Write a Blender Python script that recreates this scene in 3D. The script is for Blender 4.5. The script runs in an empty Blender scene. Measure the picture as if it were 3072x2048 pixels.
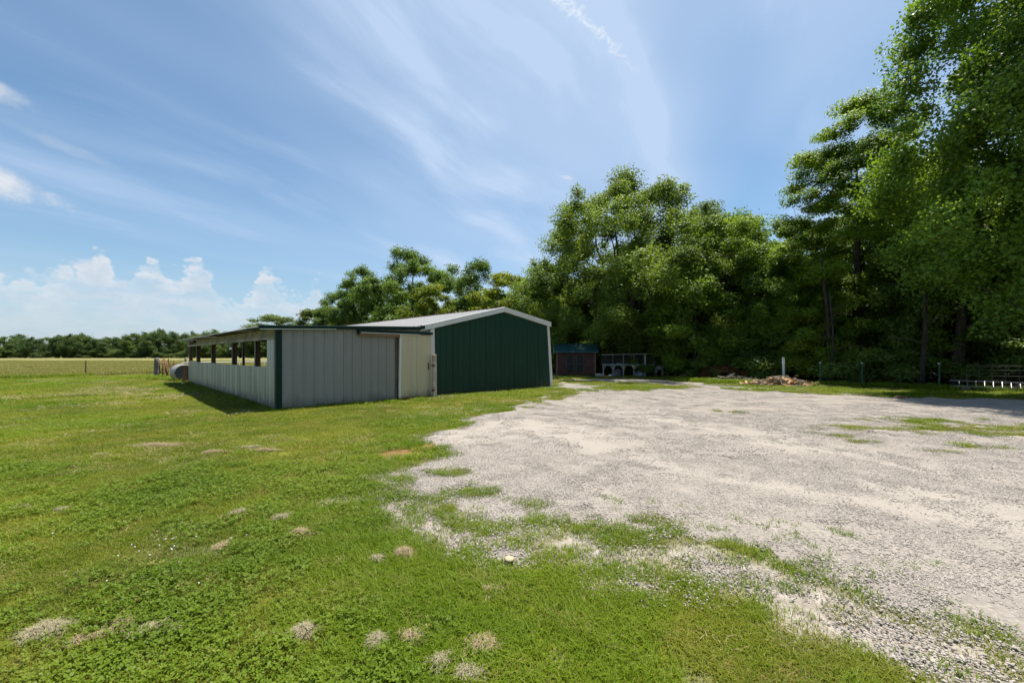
import bpy, math, random
import numpy as np
from mathutils import Vector, Matrix

rng = np.random.default_rng(7)
random.seed(7)
R = math.radians
SC = bpy.context.scene
COL = SC.collection

# ------------------------------------------------------------------ camera
EYE = 1.6
F = 412.0                                  # focal length in pixels of a 1024 wide picture
HOR = 354.0                                # row of the horizon
cam_d = bpy.data.cameras.new('camera')
cam = bpy.data.objects.new('camera', cam_d)
COL.objects.link(cam)
cam.location = (0, 0, EYE)
cam.rotation_euler = (R(90), 0, 0)
cam_d.sensor_width = 36.0
cam_d.lens = 36.0 * F / 1024.0
cam_d.shift_y = (HOR - 341.0) / 1024.0
cam_d.clip_start = 0.05
cam_d.clip_end = 3000
SC.camera = cam

# ------------------------------------------------------------------ sun, sky, exposure
SUN_EL = R(72)
SUN_AZ = math.atan2(0.60, 0.80)            # from +Y towards +X
sdir = Vector((math.cos(SUN_EL) * math.sin(SUN_AZ), math.cos(SUN_EL) * math.cos(SUN_AZ), math.sin(SUN_EL)))
sun_d = bpy.data.lights.new('sun', 'SUN')
sun_d.energy = 5.0
sun_d.angle = R(0.53)
sun_d.color = (1.0, 0.94, 0.83)
sun = bpy.data.objects.new('sun', sun_d)
COL.objects.link(sun)
sun.location = (20, 20, 60)
sun.rotation_euler = sdir.to_track_quat('Z', 'Y').to_euler()

SC.view_settings.view_transform = 'Standard'
SC.view_settings.look = 'None'
SC.view_settings.gamma = 1.0
SC.view_settings.use_curve_mapping = False
SC.view_settings.exposure = 0.85
SC.render.engine = 'CYCLES'
SC.cycles.max_bounces = 4
SC.cycles.diffuse_bounces = 2
SC.cycles.glossy_bounces = 2
SC.cycles.transmission_bounces = 3
SC.cycles.use_denoising = True
SC.cycles.use_adaptive_sampling = True
SC.cycles.adaptive_threshold = 0.02
SC.cycles.caustics_reflective = False
SC.cycles.caustics_refractive = False
SC.cycles.sample_clamp_indirect = 6.0

W = bpy.data.worlds.new('World')
SC.world = W
W.use_nodes = True


class NT:
    """small helper for building node trees"""
    def __init__(s, tree):
        s.t = tree
        s.n = tree.nodes
        s.l = tree.links
    def new(s, typ, **kw):
        n = s.n.new(typ)
        for k, v in kw.items():
            setattr(n, k, v)
        return n
    def put(s, sock, v):
        if isinstance(v, bpy.types.NodeSocket):
            s.l.new(v, sock)
        elif v is not None:
            sock.default_value = v
    def m(s, op, a, b=None, c=None, clamp=False):
        n = s.new('ShaderNodeMath', operation=op)
        n.use_clamp = clamp
        s.put(n.inputs[0], a)
        if b is not None: s.put(n.inputs[1], b)
        if c is not None: s.put(n.inputs[2], c)
        return n.outputs[0]
    def vec(s, x=0.0, y=0.0, z=0.0):
        n = s.new('ShaderNodeCombineXYZ')
        s.put(n.inputs[0], x); s.put(n.inputs[1], y); s.put(n.inputs[2], z)
        return n.outputs[0]
    def noise(s, vec, scale, detail=4.0, rough=0.5, dist=0.0, color=False, dim='3D'):
        n = s.new('ShaderNodeTexNoise', noise_dimensions=dim)
        if vec is not None: s.l.new(vec, n.inputs['Vector'])
        n.inputs['Scale'].default_value = scale
        n.inputs['Detail'].default_value = detail
        n.inputs['Roughness'].default_value = rough
        n.inputs['Distortion'].default_value = dist
        return n.outputs['Color' if color else 'Fac']
    def vor(s, vec, scale, feature='F1', out='Distance', dim='3D'):
        n = s.new('ShaderNodeTexVoronoi', voronoi_dimensions=dim)
        n.feature = feature
        if vec is not None: s.l.new(vec, n.inputs['Vector'])
        n.inputs['Scale'].default_value = scale
        return n.outputs[out]
    def ramp(s, fac, a, b, lo=0.0, hi=1.0, smooth=True):
        n = s.new('ShaderNodeMapRange')
        n.interpolation_type = 'SMOOTHSTEP' if smooth else 'LINEAR'
        s.put(n.inputs['Value'], fac)
        n.inputs['From Min'].default_value = a
        n.inputs['From Max'].default_value = b
        n.inputs['To Min'].default_value = lo
        n.inputs['To Max'].default_value = hi
        return n.outputs[0]
    def mix(s, fac, a, b, blend='MIX'):
        n = s.new('ShaderNodeMix', data_type='RGBA', blend_type=blend)
        s.put(n.inputs['Factor'], fac)
        for sock, v in ((n.inputs['A'], a), (n.inputs['B'], b)):
            pass
        ia = [i for i in n.inputs if i.name == 'A' and i.type == 'RGBA'][0]
        ib = [i for i in n.inputs if i.name == 'B' and i.type == 'RGBA'][0]
        s.put(ia, v4(a)); s.put(ib, v4(b))
        return [o for o in n.outputs if o.type == 'RGBA'][0]
    def scalev(s, vec, sx, sy, sz):
        n = s.new('ShaderNodeVectorMath', operation='MULTIPLY')
        s.l.new(vec, n.inputs[0])
        n.inputs[1].default_value = (sx, sy, sz)
        return n.outputs[0]


def v4(c):
    if isinstance(c, (tuple, list)) and len(c) == 3:
        return (c[0], c[1], c[2], 1.0)
    return c


def build_world():
    t = NT(W.node_tree)
    bg = W.node_tree.nodes['Background']
    SKY_STRENGTH = 0.070
    sky = t.new('ShaderNodeTexSky', sky_type='NISHITA')
    sky.sun_disc = False
    sky.sun_elevation = SUN_EL
    sky.sun_rotation = SUN_AZ
    sky.altitude = 200
    sky.air_density = 1.0
    sky.dust_density = 1.2
    sky.ozone_density = 1.6
    tc = t.new('ShaderNodeTexCoord')
    g = tc.outputs['Generated']
    sp = t.new('ShaderNodeSeparateXYZ')
    t.l.new(g, sp.inputs[0])
    dx, dy, dz = sp.outputs
    up = t.m('MAXIMUM', dz, 0.0)
    den = t.m('ADD', up, 0.10)
    px = t.m('DIVIDE', dx, den)
    py = t.m('DIVIDE', dy, den)
    pv = t.vec(px, py, 0.0)
    ca, sa = math.cos(R(27)), math.sin(R(27))
    qx = t.m('SUBTRACT', t.m('MULTIPLY', px, ca), t.m('MULTIPLY', py, sa))
    qy = t.m('ADD', t.m('MULTIPLY', px, sa), t.m('MULTIPLY', py, ca))
    qv = t.vec(qx, qy, 0.0)
    # high cirrus: long streaks running away from the viewer
    warp = t.noise(pv, 0.7, 2, 0.5, color=True, dim='2D')
    wn = t.new('ShaderNodeVectorMath', operation='MULTIPLY_ADD')
    t.l.new(warp, wn.inputs[0]); wn.inputs[1].default_value = (0.45, 0.7, 0); t.l.new(qv, wn.inputs[2])
    wv = wn.outputs[0]
    sv = t.scalev(wv, 1.35, 0.42, 1)
    c1 = t.noise(sv, 1.6, 5, 0.55, dim='2D')
    c2 = t.noise(t.scalev(wv, 0.75, 0.30, 1), 0.9, 3, 0.5, dim='2D')
    c3 = t.noise(t.scalev(wv, 4.2, 0.9, 1), 2.2, 4, 0.6, dim='2D')
    veil = t.ramp(c2, 0.32, 0.75)
    streak = t.ramp(c1, 0.42, 0.78)
    fine = t.ramp(c3, 0.35, 0.8, 0.6, 1.15)
    cir = t.m('MULTIPLY', t.m('MULTIPLY', streak, fine), t.m('MULTIPLY_ADD', veil, 0.7, 0.3))
    cir = t.m('MULTIPLY_ADD', veil, 0.46, t.m('MULTIPLY', cir, 0.62))
    cir = t.m('MULTIPLY', cir, t.ramp(dz, 0.02, 0.22, 0.35, 1.0))
    cir = t.m('MULTIPLY', cir, t.ramp(px, -2.4, 1.4, 0.62, 1.75))
    # vapour trail
    ax, ay = 0.255, 0.88      # placed on the cirrus plane below
    A = np.array(SKYP(1660, -30)); B = np.array(SKYP(1960, 262))
    d = (B - A); L = float(np.hypot(*d)); d = d / L
    rx = t.m('SUBTRACT', px, float(A[0])); ry = t.m('SUBTRACT', py, float(A[1]))
    along = t.m('ADD', t.m('MULTIPLY', rx, float(d[0])), t.m('MULTIPLY', ry, float(d[1])))
    across = t.m('ADD', t.m('MULTIPLY', rx, float(-d[1])), t.m('MULTIPLY', ry, float(d[0])))
    tn = t.noise(pv, 26, 2, 0.6, dim='2D')
    tn2 = t.noise(pv, 60, 2, 0.6, dim='2D')
    acr = t.m('ABSOLUTE', t.m('ADD', across, t.m('MULTIPLY_ADD', tn, 0.06, -0.03)))
    wid = t.ramp(along, -0.4 * L, L, 0.034, 0.006, False)
    tr = t.m('SUBTRACT', 1.0, t.m('DIVIDE', acr, wid), clamp=True)
    tr = t.m('MULTIPLY', tr, t.ramp(along, 0.25 * L, 0.98 * L, 1.0, 0.0))
    tr = t.m('MULTIPLY', tr, t.ramp(along, -1.2 * L, -0.6 * L, 0.0, 1.0))
    tr = t.m('MULTIPLY', tr, t.ramp(tn2, 0.3, 0.62, 0.15, 0.9))
    # cumulus banks round the horizon
    az = t.m('MULTIPLY', t.m('ARCTAN2', dx, dy), 57.2958)
    el = t.m('MULTIPLY', t.m('ARCSINE', dz), 57.2958)
    cv = t.vec(az, t.m('MULTIPLY', el, 1.25), 0.0)
    big = t.noise(t.vec(az, 30.0, 0.0), 0.11, 1, 0.5, dim='2D')
    prof = t.m('MULTIPLY_ADD', big, 4.0, 4.6)
    for a0, wdt, amp in ((-44.9, 1.7, 4.3), (-47.4, 1.2, 2.2), (-41.3, 1.3, 2.9), (-37.3, 1.3, 3.6), (-30.9, 1.25, 4.3), (-29.1, 1.0, 1.6), (-50.5, 1.6, 1.8), (-25.3, 0.9, 2.0)):
        q = t.m('DIVIDE', t.m('SUBTRACT', az, a0), wdt)
        e = t.m('POWER', 2.71828, t.m('MULTIPLY', t.m('MULTIPLY', q, q), -1.0))
        prof = t.m('MULTIPLY_ADD', e, amp, prof)
    b1 = t.noise(cv, 0.42, 5, 0.58, dim='2D')
    b2 = t.vor(cv, 0.75, dim='2D')
    b3 = t.vor(cv, 1.7, dim='2D')
    edge = t.m('MULTIPLY_ADD', t.m('SUBTRACT', b1, 0.5), 5.5, t.m('MULTIPLY', t.m('SUBTRACT', 0.45, b2), 1.6))
    edge = t.m('MULTIPLY_ADD', t.m('SUBTRACT', 0.4, b3), 0.9, edge)
    dens = t.m('ADD', t.m('SUBTRACT', prof, el), edge)
    cum = t.ramp(dens, -0.35, 0.9)
    cum = t.m('MULTIPLY', cum, t.ramp(el, 0.0, 12.5, 0.38, 0.9))
    # broken gaps inside the bank
    gap = t.noise(t.vec(az, t.m('MULTIPLY', el, 2.6), 0.0), 0.32, 3, 0.55, dim='2D')
    cum = t.m('MULTIPLY', cum, t.ramp(gap, 0.36, 0.60, 0.45, 1.0))
    lit = t.ramp(dens, 0.0, 3.2, 1.0, 0.55)
    lit2 = t.noise(cv, 0.9, 3, 0.6, dim='2D')
    lit = t.m('MULTIPLY', lit, t.ramp(lit2, 0.3, 0.7, 0.82, 1.12))
    # two lone fair weather clouds to the left
    for (a0, e0, wa, we, amt) in ((-53.0, 15.0, 4.6, 1.3, 0.95), (-52.9, 22.2, 3.4, 0.8, 0.62), (-47.5, 18.9, 3.2, 0.5, 0.2), (7.7, 23.0, 0.9, 0.22, 0.5)):
        qa = t.m('DIVIDE', t.m('SUBTRACT', az, a0), wa)
        qe = t.m('DIVIDE', t.m('SUBTRACT', t.m('MULTIPLY_ADD', t.m('SUBTRACT', az, a0), 0.22, el), e0), we)
        rr = t.m('ADD', t.m('MULTIPLY', qa, qa), t.m('MULTIPLY', qe, qe))
        bb = t.m('MULTIPLY_ADD', t.m('SUBTRACT', b1, 0.5), 3.0, t.m('SUBTRACT', 1.0, rr))
        cum = t.m('MAXIMUM', cum, t.m('MULTIPLY', t.ramp(bb, -0.7, 1.5), amt))
    # milky air low down
    hz = t.ramp(el, 0.0, 17.0, 0.52, 0.0)
    k = 1.0 / SKY_STRENGTH
    skyc = t.mix(1.0, sky.outputs[0], (0.86, 1.08, 1.13), 'MULTIPLY')
    c = t.mix(hz, skyc, (0.30 * k, 0.365 * k, 0.445 * k))
    c = t.mix(t.m('MINIMUM', cir, 0.85), c, (0.32 * k, 0.40 * k, 0.525 * k))
    c = t.mix(t.m('MINIMUM', tr, 0.9), c, (0.44 * k, 0.49 * k, 0.55 * k))
    cc = t.mix(lit, (0.29 * k, 0.335 * k, 0.40 * k), (0.45 * k, 0.465 * k, 0.485 * k))
    c = t.mix(cum, c, cc)
    t.l.new(c, bg.inputs['Color'])
    bg.inputs['Strength'].default_value = SKY_STRENGTH


def SKYP(px, py):
    """point of the high cloud sheet seen at a picture position (3072 px wide)"""
    v = Vector(((px / 3 - 512), F, (HOR - py / 3))).normalized()
    return v.x / (v.z + 0.10), v.y / (v.z + 0.10)


build_world()
W.cycles.sampling_method = 'MANUAL'
W.cycles.sample_map_resolution = 256


def P(px, py):
    """ground point seen at a picture position (3072 px wide)"""
    y = EYE * F / (py / 3 - HOR)
    return ((px / 3 - 512) * y / F, y)


# ------------------------------------------------------------------ numeric noise
def _hash(ix, iy, seed):
    n = (ix.astype(np.int64) * 374761393 + iy.astype(np.int64) * 668265263 + seed * 974634777) & 0x7fffffff
    n = ((n ^ (n >> 13)) * 1274126177) & 0x7fffffff
    return ((n ^ (n >> 16)) & 0xffff) / 65535.0


def vnoise(x, y, seed=0):
    ix = np.floor(x); iy = np.floor(y)
    fx = x - ix; fy = y - iy
    fx = fx * fx * (3 - 2 * fx); fy = fy * fy * (3 - 2 * fy)
    a = _hash(ix, iy, seed); b = _hash(ix + 1, iy, seed)
    c = _hash(ix, iy + 1, seed); d = _hash(ix + 1, iy + 1, seed)
    return (a * (1 - fx) + b * fx) * (1 - fy) + (c * (1 - fx) + d * fx) * fy


def fbm(x, y, f, octv=4, seed=0):
    s = 0; amp = 0.5; tot = 0
    for o in range(octv):
        s = s + amp * vnoise(x * f + 17.3 * o, y * f - 9.1 * o, seed + o)
        tot += amp; amp *= 0.5; f *= 2.03
    return s / tot


def sdist(poly, x, y):
    """signed distance to polygon, positive inside"""
    n = len(poly)
    d2 = np.full(x.shape, 1e9)
    ins = np.zeros(x.shape, bool)
    for i in range(n):
        x0, y0 = poly[i]; x1, y1 = poly[(i + 1) % n]
        ex, ey = x1 - x0, y1 - y0
        tt = np.clip(((x - x0) * ex + (y - y0) * ey) / (ex * ex + ey * ey + 1e-12), 0, 1)
        d2 = np.minimum(d2, (x - x0 - tt * ex) ** 2 + (y - y0 - tt * ey) ** 2)
        cnd = (y0 > y) != (y1 > y)
        xi = x0 + (y - y0) * ex / (ey if abs(ey) > 1e-12 else 1e-12)
        ins ^= cnd & (x < xi)
    d = np.sqrt(d2)
    return np.where(ins, d, -d)


def pdist(line, x, y):
    d2 = np.full(x.shape, 1e9)
    for (x0, y0), (x1, y1) in zip(line[:-1], line[1:]):
        ex, ey = x1 - x0, y1 - y0
        tt = np.clip(((x - x0) * ex + (y - y0) * ey) / (ex * ex + ey * ey + 1e-12), 0, 1)
        d2 = np.minimum(d2, (x - x0 - tt * ex) ** 2 + (y - y0 - tt * ey) ** 2)
    return np.sqrt(d2)


DRIVE = [P(*q) for q in ((1330, 1300), (1420, 1258), (1560, 1218), (1640, 1196), (1700, 1180), (1800, 1171), (1950, 1167),
         (2080, 1160), (2200, 1166), (2350, 1178), (2560, 1184), (2700, 1190), (3000, 1197), (3300, 1208), (4800, 1250),
         (4800, 2300), (3500, 2110), (3200, 2010), (2950, 1900), (2650, 1790), (2400, 1715), (2200, 1650), (2000, 1610), (1800, 1590),
         (1600, 1570), (1410, 1562), (1300, 1532), (1255, 1470), (1265, 1410), (1310, 1368))]
TRACK_FAR = [P(*q) for q in ((1690, 1137), (1850, 1132), (2000, 1139), (2120, 1150), (2320, 1163), (2230, 1170), (2060, 1157), (1900, 1146), (1750, 1142))]
TRACK_BARN = [P(*q) for q in ((1655, 1152), (1700, 1147), (1790, 1155), (1850, 1166), (1760, 1169), (1660, 1163))]
PACKED = [[P(*q) for q in ((1350, 1305), (1560, 1280), (1760, 1330), (2050, 1410), (2500, 1490), (3072, 1590))],
          [P(*q) for q in ((1700, 1200), (1950, 1250), (2300, 1330), (2700, 1400), (3072, 1450))],
          [P(*q) for q in ((1800, 1470), (2150, 1540), (2500, 1600), (3072, 1760))]]
PATCHES = [((2880, 1285), 1.5, .35), ((2720, 1262), 1.1, .25), ((3010, 1300), 1.0, .3), ((2490, 1304), .35, .16), ((2570, 1280), .3, .14),
           ((2580, 1302), .18, .1), ((2910, 1342), .3, .1), ((2820, 1355), .14, .07), ((2600, 1325), .18, .09), ((2730, 1302), .16, .08),
           ((2200, 1238), .4, .2), ((2440, 1300), .2, .1)]
# small clumps of grass standing in the near edge of the gravel
EDGE = [((1375, 1475), .16), ((1300, 1515), .14), ((1590, 1510), .12), ((1680, 1570), .15), ((1510, 1570), .13), ((1750, 1520), .07), ((1800, 1485), .06),
        ((1860, 1590), .14), ((1940, 1560), .1), ((2010, 1590), .08), ((1470, 1480), .08), ((1440, 1545), .1), ((1370, 1420), .12), ((1290, 1425), .15),
        ((1310, 1600), .18), ((1560, 1625), .13), ((2270, 1660), .1), ((2420, 1690), .09), ((2560, 1790), .12), ((2650, 1830), .1), ((2840, 1860), .07), ((2300, 1765), .16), ((2440, 1830), .13), ((2180, 1790), .14), ((2380, 1900), .2), ((2560, 1905), .14), ((2700, 1905), .1), ((2640, 1985), .14), ((2860, 1965), .1), ((2960, 2010), .12), ((2750, 2030), .14)]


def gravel_m(x, y):
    """> 0 where gravel lies on top"""
    sd = sdist(DRIVE, x, y)
    sd = np.maximum(sd, sdist(TRACK_FAR, x, y))
    sd = np.maximum(sd, sdist(TRACK_BARN, x, y) * 0.9)
    n1 = fbm(x, y, 1.7, 4, 3) - 0.5
    n2 = fbm(x, y, 5.0, 3, 11) - 0.5
    amp = np.clip(0.40 + 0.10 * (y - 4), 0.40, 1.5)
    m = sd + n1 * amp * 1.9 + n2 * 0.5
    # bare patches creeping into the lawn along the near edge
    near = np.clip(1 - np.abs(sd + 0.55) / 0.8, 0, 1) * (y < 7)
    m = np.maximum(m, near * 1.3 - np.where(x > 1.3, 1.05, 1.45) + (fbm(x, y, 2.6, 3, 40) - 0.5) * 1.6)
    for (q, a, b) in PATCHES:
        cx, cy = P(*q)
        rr = np.sqrt(((x - cx) / a) ** 2 + ((y - cy) / b) ** 2)
        m = np.minimum(m, (rr - .9) * 0.4 + n1 * 1.6 + n2 * 1.4)
    for (q, a) in EDGE:
        cx, cy = P(*q)
        rr = np.sqrt(((x - cx) / (a * 1.25)) ** 2 + ((y - cy) / a) ** 2)
        m = np.minimum(m, (rr - .9) * 0.28 + n1 * .55 + n2 * 0.9)
    return m


def packed(x, y):
    k = np.zeros(x.shape)
    for i, ln in enumerate(PACKED):
        w = (1.1, 0.9, 0.7)[i]
        k = np.maximum(k, np.clip(1.15 - pdist(ln, x, y) / w + .28 * np.cos(pdist(ln, x, y) * 7.5) + (fbm(x, y, 0.6, 4, 21 + i) - 0.5) * 2.2, 0, 1) * (.9, .7, .55)[i])
    return k


def hgt(x, y):
    return (fbm(x, y, 0.35, 3, 5) - 0.5) * 0.05 + (fbm(x, y, 1.9, 2, 9) - 0.5) * 0.016


FIELD = [P(*q) for q in ((-2500, 1141), (-600, 1138), (0, 1135), (257, 1127), (430, 1121), (500, 1119), (560, 1117), (800, 1113))]
FIELD = FIELD + [(-6, 40), (-6, 70), (12, 110), (60, 390), (-420, 390)]
WOOD = [(1.2, 31.0), (6.0, 31.6), (9, 31.2), (12.2, 27.5), (13.0, 24.0), (14.6, 22.4), (17.0, 20.6), (19.4, 19.4), (24, 17.0), (60, 6), (200, 30), (200, 300), (40, 300), (18, 110), (-3, 70), (-16, 52), (-8, 42), (0, 38)]


def barn_xy(x, y):
    """local barn coordinates"""
    c = math.sqrt(.5)
    ax, ay = x + 6.71, y - 11.77
    return c * ax + c * ay, -c * ax + c * ay


def in_barn(x, y, pad=0.0):
    lx, ly = barn_xy(x, y)
    return (lx > -0.02 - pad) & (lx < 12.3 + pad) & (ly > -0.0 - pad) & (ly < 16.6 + pad)


# ------------------------------------------------------------------ mesh helpers
def tag(o, label=None, cat=None, group=None, kind=None):
    if label: o['label'] = label
    if cat: o['category'] = cat
    if group: o['group'] = group
    if kind: o['kind'] = kind
    return o


def link(name, me, mat=None, parent=None):
    o = bpy.data.objects.new(name, me)
    COL.objects.link(o)
    if mat is not None and me is not None and not me.materials:
        me.materials.append(mat)
    if parent is not None:
        o.parent = parent
    return o


def empty(name, loc=(0, 0, 0), rz=0.0):
    o = bpy.data.objects.new(name, None)
    COL.objects.link(o)
    o.location = loc
    o.rotation_euler = (0, 0, rz)
    o.empty_display_size = 0.2
    return o


def np_mesh(name, V, T, smooth=False, attrs=None):
    """mesh from arrays; T is (n,3) or (n,4)"""
    V = np.asarray(V, np.float32); T = np.asarray(T, np.int32)
    me = bpy.data.meshes.new(name)
    k = T.shape[1]
    me.vertices.add(len(V)); me.vertices.foreach_set('co', V.ravel())
    me.loops.add(T.size); me.loops.foreach_set('vertex_index', T.ravel())
    me.polygons.add(len(T)); me.polygons.foreach_set('loop_start', np.arange(0, T.size, k, dtype=np.int32))
    if smooth:
        me.polygons.foreach_set('use_smooth', np.ones(len(T), bool))
    me.update(calc_edges=True)
    for nm, dom, arr in (attrs or []):
        a = me.attributes.new(nm, 'FLOAT', dom)
        a.data.foreach_set('value', np.asarray(arr, np.float32))
    me.validate()
    return me


class MB:
    """collects boxes, bars, tubes and lofts into one mesh"""
    def __init__(s):
        s.v = []; s.f = []
    def poly(s, pts):
        b = len(s.v); s.v += [tuple(p) for p in pts]; s.f.append(tuple(range(b, b + len(pts))))
    def box(s, x0, y0, z0, x1, y1, z1):
        b = len(s.v)
        s.v += [(x0, y0, z0), (x1, y0, z0), (x1, y1, z0), (x0, y1, z0), (x0, y0, z1), (x1, y0, z1), (x1, y1, z1), (x0, y1, z1)]
        s.f += [(b, b + 3, b + 2, b + 1), (b + 4, b + 5, b + 6, b + 7), (b, b + 1, b + 5, b + 4), (b + 1, b + 2, b + 6, b + 5), (b + 2, b + 3, b + 7, b + 6), (b + 3, b, b + 4, b + 7)]
        return s
    def hexa(s, lo, hi):
        b = len(s.v)
        s.v += [tuple(p) for p in lo] + [tuple(p) for p in hi]
        s.f += [(b, b + 3, b + 2, b + 1), (b + 4, b + 5, b + 6, b + 7), (b, b + 1, b + 5, b + 4), (b + 1, b + 2, b + 6, b + 5), (b + 2, b + 3, b + 7, b + 6), (b + 3, b, b + 4, b + 7)]
        return s
    def bar(s, a, b_, w, h, up=(0, 0, 1)):
        a = Vector(a); b_ = Vector(b_); d = (b_ - a).normalized()
        u = Vector(up)
        if abs(d.dot(u)) > .98: u = Vector((1, 0, 0))
        x = d.cross(u).normalized() * (w / 2); y = x.cross(d).normalized() * (h / 2)
        return s.hexa([a - x - y, a + x - y, a + x + y, a - x + y], [b_ - x - y, b_ + x - y, b_ + x + y, b_ - x + y])
    def tube(s, pts, rad, n=8, cap=True):
        pts = [Vector(p) for p in pts]
        if not isinstance(rad, (list, tuple)): rad = [rad] * len(pts)
        base = len(s.v)
        prev = None
        for i, p in enumerate(pts):
            d = (pts[min(i + 1, len(pts) - 1)] - pts[max(i - 1, 0)]).normalized()
            ref = Vector((0, 0, 1)) if abs(d.z) < .9 else Vector((1, 0, 0))
            x = d.cross(ref).normalized() if prev is None else (prev - d * prev.dot(d)).normalized()
            prev = x
            y = d.cross(x)
            for k in range(n):
                an = 2 * math.pi * k / n
                s.v.append(tuple(p + (x * math.cos(an) + y * math.sin(an)) * rad[i]))
        for i in range(len(pts) - 1):
            for k in range(n):
                a = base + i * n + k; b = base + i * n + (k + 1) % n
                s.f.append((a, b, b + n, a + n))
        if cap:
            s.f.append(tuple(base + k for k in range(n))[::-1])
            s.f.append(tuple(base + (len(pts) - 1) * n + k for k in range(n)))
        return s
    def build(s, name, mat, parent=None, smooth=False, bevel=0.0):
        me = bpy.data.meshes.new(name)
        me.from_pydata(s.v, [], s.f)
        if smooth:
            me.polygons.foreach_set('use_smooth', np.ones(len(me.polygons), bool))
        me.update()
        o = link(name, me, mat, parent)
        if bevel:
            m = o.modifiers.new('bevel', 'BEVEL'); m.width = bevel; m.segments = 2; m.limit_method = 'ANGLE'
        return o


# ------------------------------------------------------------------ materials
def mat_base(name):
    m = bpy.data.materials.new(name)
    m.use_nodes = True
    t = NT(m.node_tree)
    b = m.node_tree.nodes['Principled BSDF']
    return m, t, b


def obj_co(t):
    return t.new('ShaderNodeTexCoord').outputs['Object']


def pos_co(t):
    return t.new('ShaderNodeNewGeometry').outputs['Position']


def attr(t, nm):
    n = t.new('ShaderNodeAttribute')
    n.attribute_name = nm
    return n.outputs['Fac']


def bump(t, b, h, strength, dist=0.02):
    n = t.new('ShaderNodeBump')
    n.inputs['Strength'].default_value = strength
    n.inputs['Distance'].default_value = dist
    t.l.new(h, n.inputs['Height'])
    t.l.new(n.outputs[0], b.inputs['Normal'])


def mat_plain(name, col, rough=0.6, var=0.2, scale=6.0, metal=0.0, stretch=(1, 1, 1), bmp=0.0, stain=None, stain_amt=0.5, stain_th=(0.55, 0.75), stain_scale=2.0, spec=0.5, splash=None):
    m, t, b = mat_base(name)
    oc = obj_co(t)
    n = t.noise(t.scalev(oc, *stretch), scale, 5, 0.6)
    k = t.ramp(n, 0.25, 0.75, 1 - var, 1 + var, False)
    c = t.mix(1.0, col, t.vec(k, k, k), 'MULTIPLY')
    if stain:
        sn = t.noise(t.scalev(oc, *stretch), stain_scale, 6, 0.65, 0.5)
        c = t.mix(t.ramp(sn, stain_th[0], stain_th[1], 0, stain_amt), c, stain)
    if splash:
        so = t.new('ShaderNodeSeparateXYZ'); t.l.new(oc, so.inputs[0])
        sn = t.noise(t.scalev(oc, 1, 1, .25), 3.0, 5, 0.7)
        k2 = t.m('ADD', so.outputs[2], t.m('MULTIPLY_ADD', sn, -0.9, 0.45))
        c = t.mix(t.ramp(k2, 0.02, 0.38, 0.75, 0.0), c, splash)
        # scuffs and small dents
        c = t.mix(t.ramp(t.noise(oc, 7.0, 3, 0.7), 0.70, 0.76, 0, 0.5), c, splash)
    t.l.new(c, b.inputs['Base Color'])
    b.inputs['Roughness'].default_value = rough
    b.inputs['Metallic'].default_value = metal
    b.inputs['Specular IOR Level'].default_value = spec
    if bmp:
        bump(t, b, n, bmp)
    return m


def mat_leaf(name, dark, light, trans=0.35, tcol=None, rough=0.42, gloss=0.5, field=0.25, warm=None):
    """foliage: per-leaf colour, sunlight coming through the blade"""
    m, t, b = mat_base(name)
    r = attr(t, 'rnd')
    pn = t.noise(pos_co(t), field, 3, 0.5)
    k = t.m('ADD', t.m('MULTIPLY', r, 0.42), t.m('MULTIPLY', t.ramp(pn, 0.3, 0.7), 0.58))
    c = t.mix(k, dark, light)
    if warm:
        c = t.mix(t.ramp(r, 0.93, 0.97, 0, 0.8), c, warm)
    t.l.new(c, b.inputs['Base Color'])
    b.inputs['Roughness'].default_value = rough
    b.inputs['Specular IOR Level'].default_value = gloss
    tr = t.new('ShaderNodeBsdfTranslucent')
    tc = t.mix(1.0, c, tcol or (1.9, 1.75, 0.7), 'MULTIPLY')
    t.l.new(tc, tr.inputs['Color'])
    mx = t.new('ShaderNodeMixShader')
    mx.inputs[0].default_value = trans
    t.l.new(b.outputs[0], mx.inputs[1]); t.l.new(tr.outputs[0], mx.inputs[2])
    t.l.new(mx.outputs[0], m.node_tree.nodes['Material Output'].inputs['Surface'])
    return m


def mat_grass(name, dark, light, dry, dryamt=(0.62, 0.8), trans=0.3):
    m, t, b = mat_base(name)
    r = attr(t, 'rnd')
    pc = pos_co(t)
    n1 = t.noise(pc, 0.45, 4, 0.6)
    n2 = t.noise(pc, 2.3, 3, 0.55)
    k = t.m('ADD', t.m('MULTIPLY', r, 0.45), t.m('MULTIPLY', t.ramp(n1, 0.33, 0.66), 0.55))
    c = t.mix(k, dark, light)
    dd = t.m('ADD', t.m('MULTIPLY', t.ramp(n2, 0.35, 0.7), 0.4), t.m('MULTIPLY', r, 0.6))
    c = t.mix(t.ramp(dd, dryamt[0], dryamt[1], 0, 0.85), c, dry)
    n5 = t.noise(pc, 0.9, 4, 0.65)
    c = t.mix(t.ramp(n5, 0.50, 0.80, 0, 0.35), c, (dry[0] * .62, dry[1] * .58, dry[2] * .5))
    t.l.new(c, b.inputs['Base Color'])
    b.inputs['Roughness'].default_value = 0.5
    b.inputs['Specular IOR Level'].default_value = 0.12
    tr = t.new('ShaderNodeBsdfTranslucent')
    t.l.new(t.mix(1.0, c, (1.5, 1.5, 0.8), 'MULTIPLY'), tr.inputs['Color'])
    mx = t.new('ShaderNodeMixShader')
    mx.inputs[0].default_value = trans
    t.l.new(b.outputs[0], mx.inputs[1]); t.l.new(tr.outputs[0], mx.inputs[2])
    t.l.new(mx.outputs[0], m.node_tree.nodes['Material Output'].inputs['Surface'])
    return m


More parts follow.
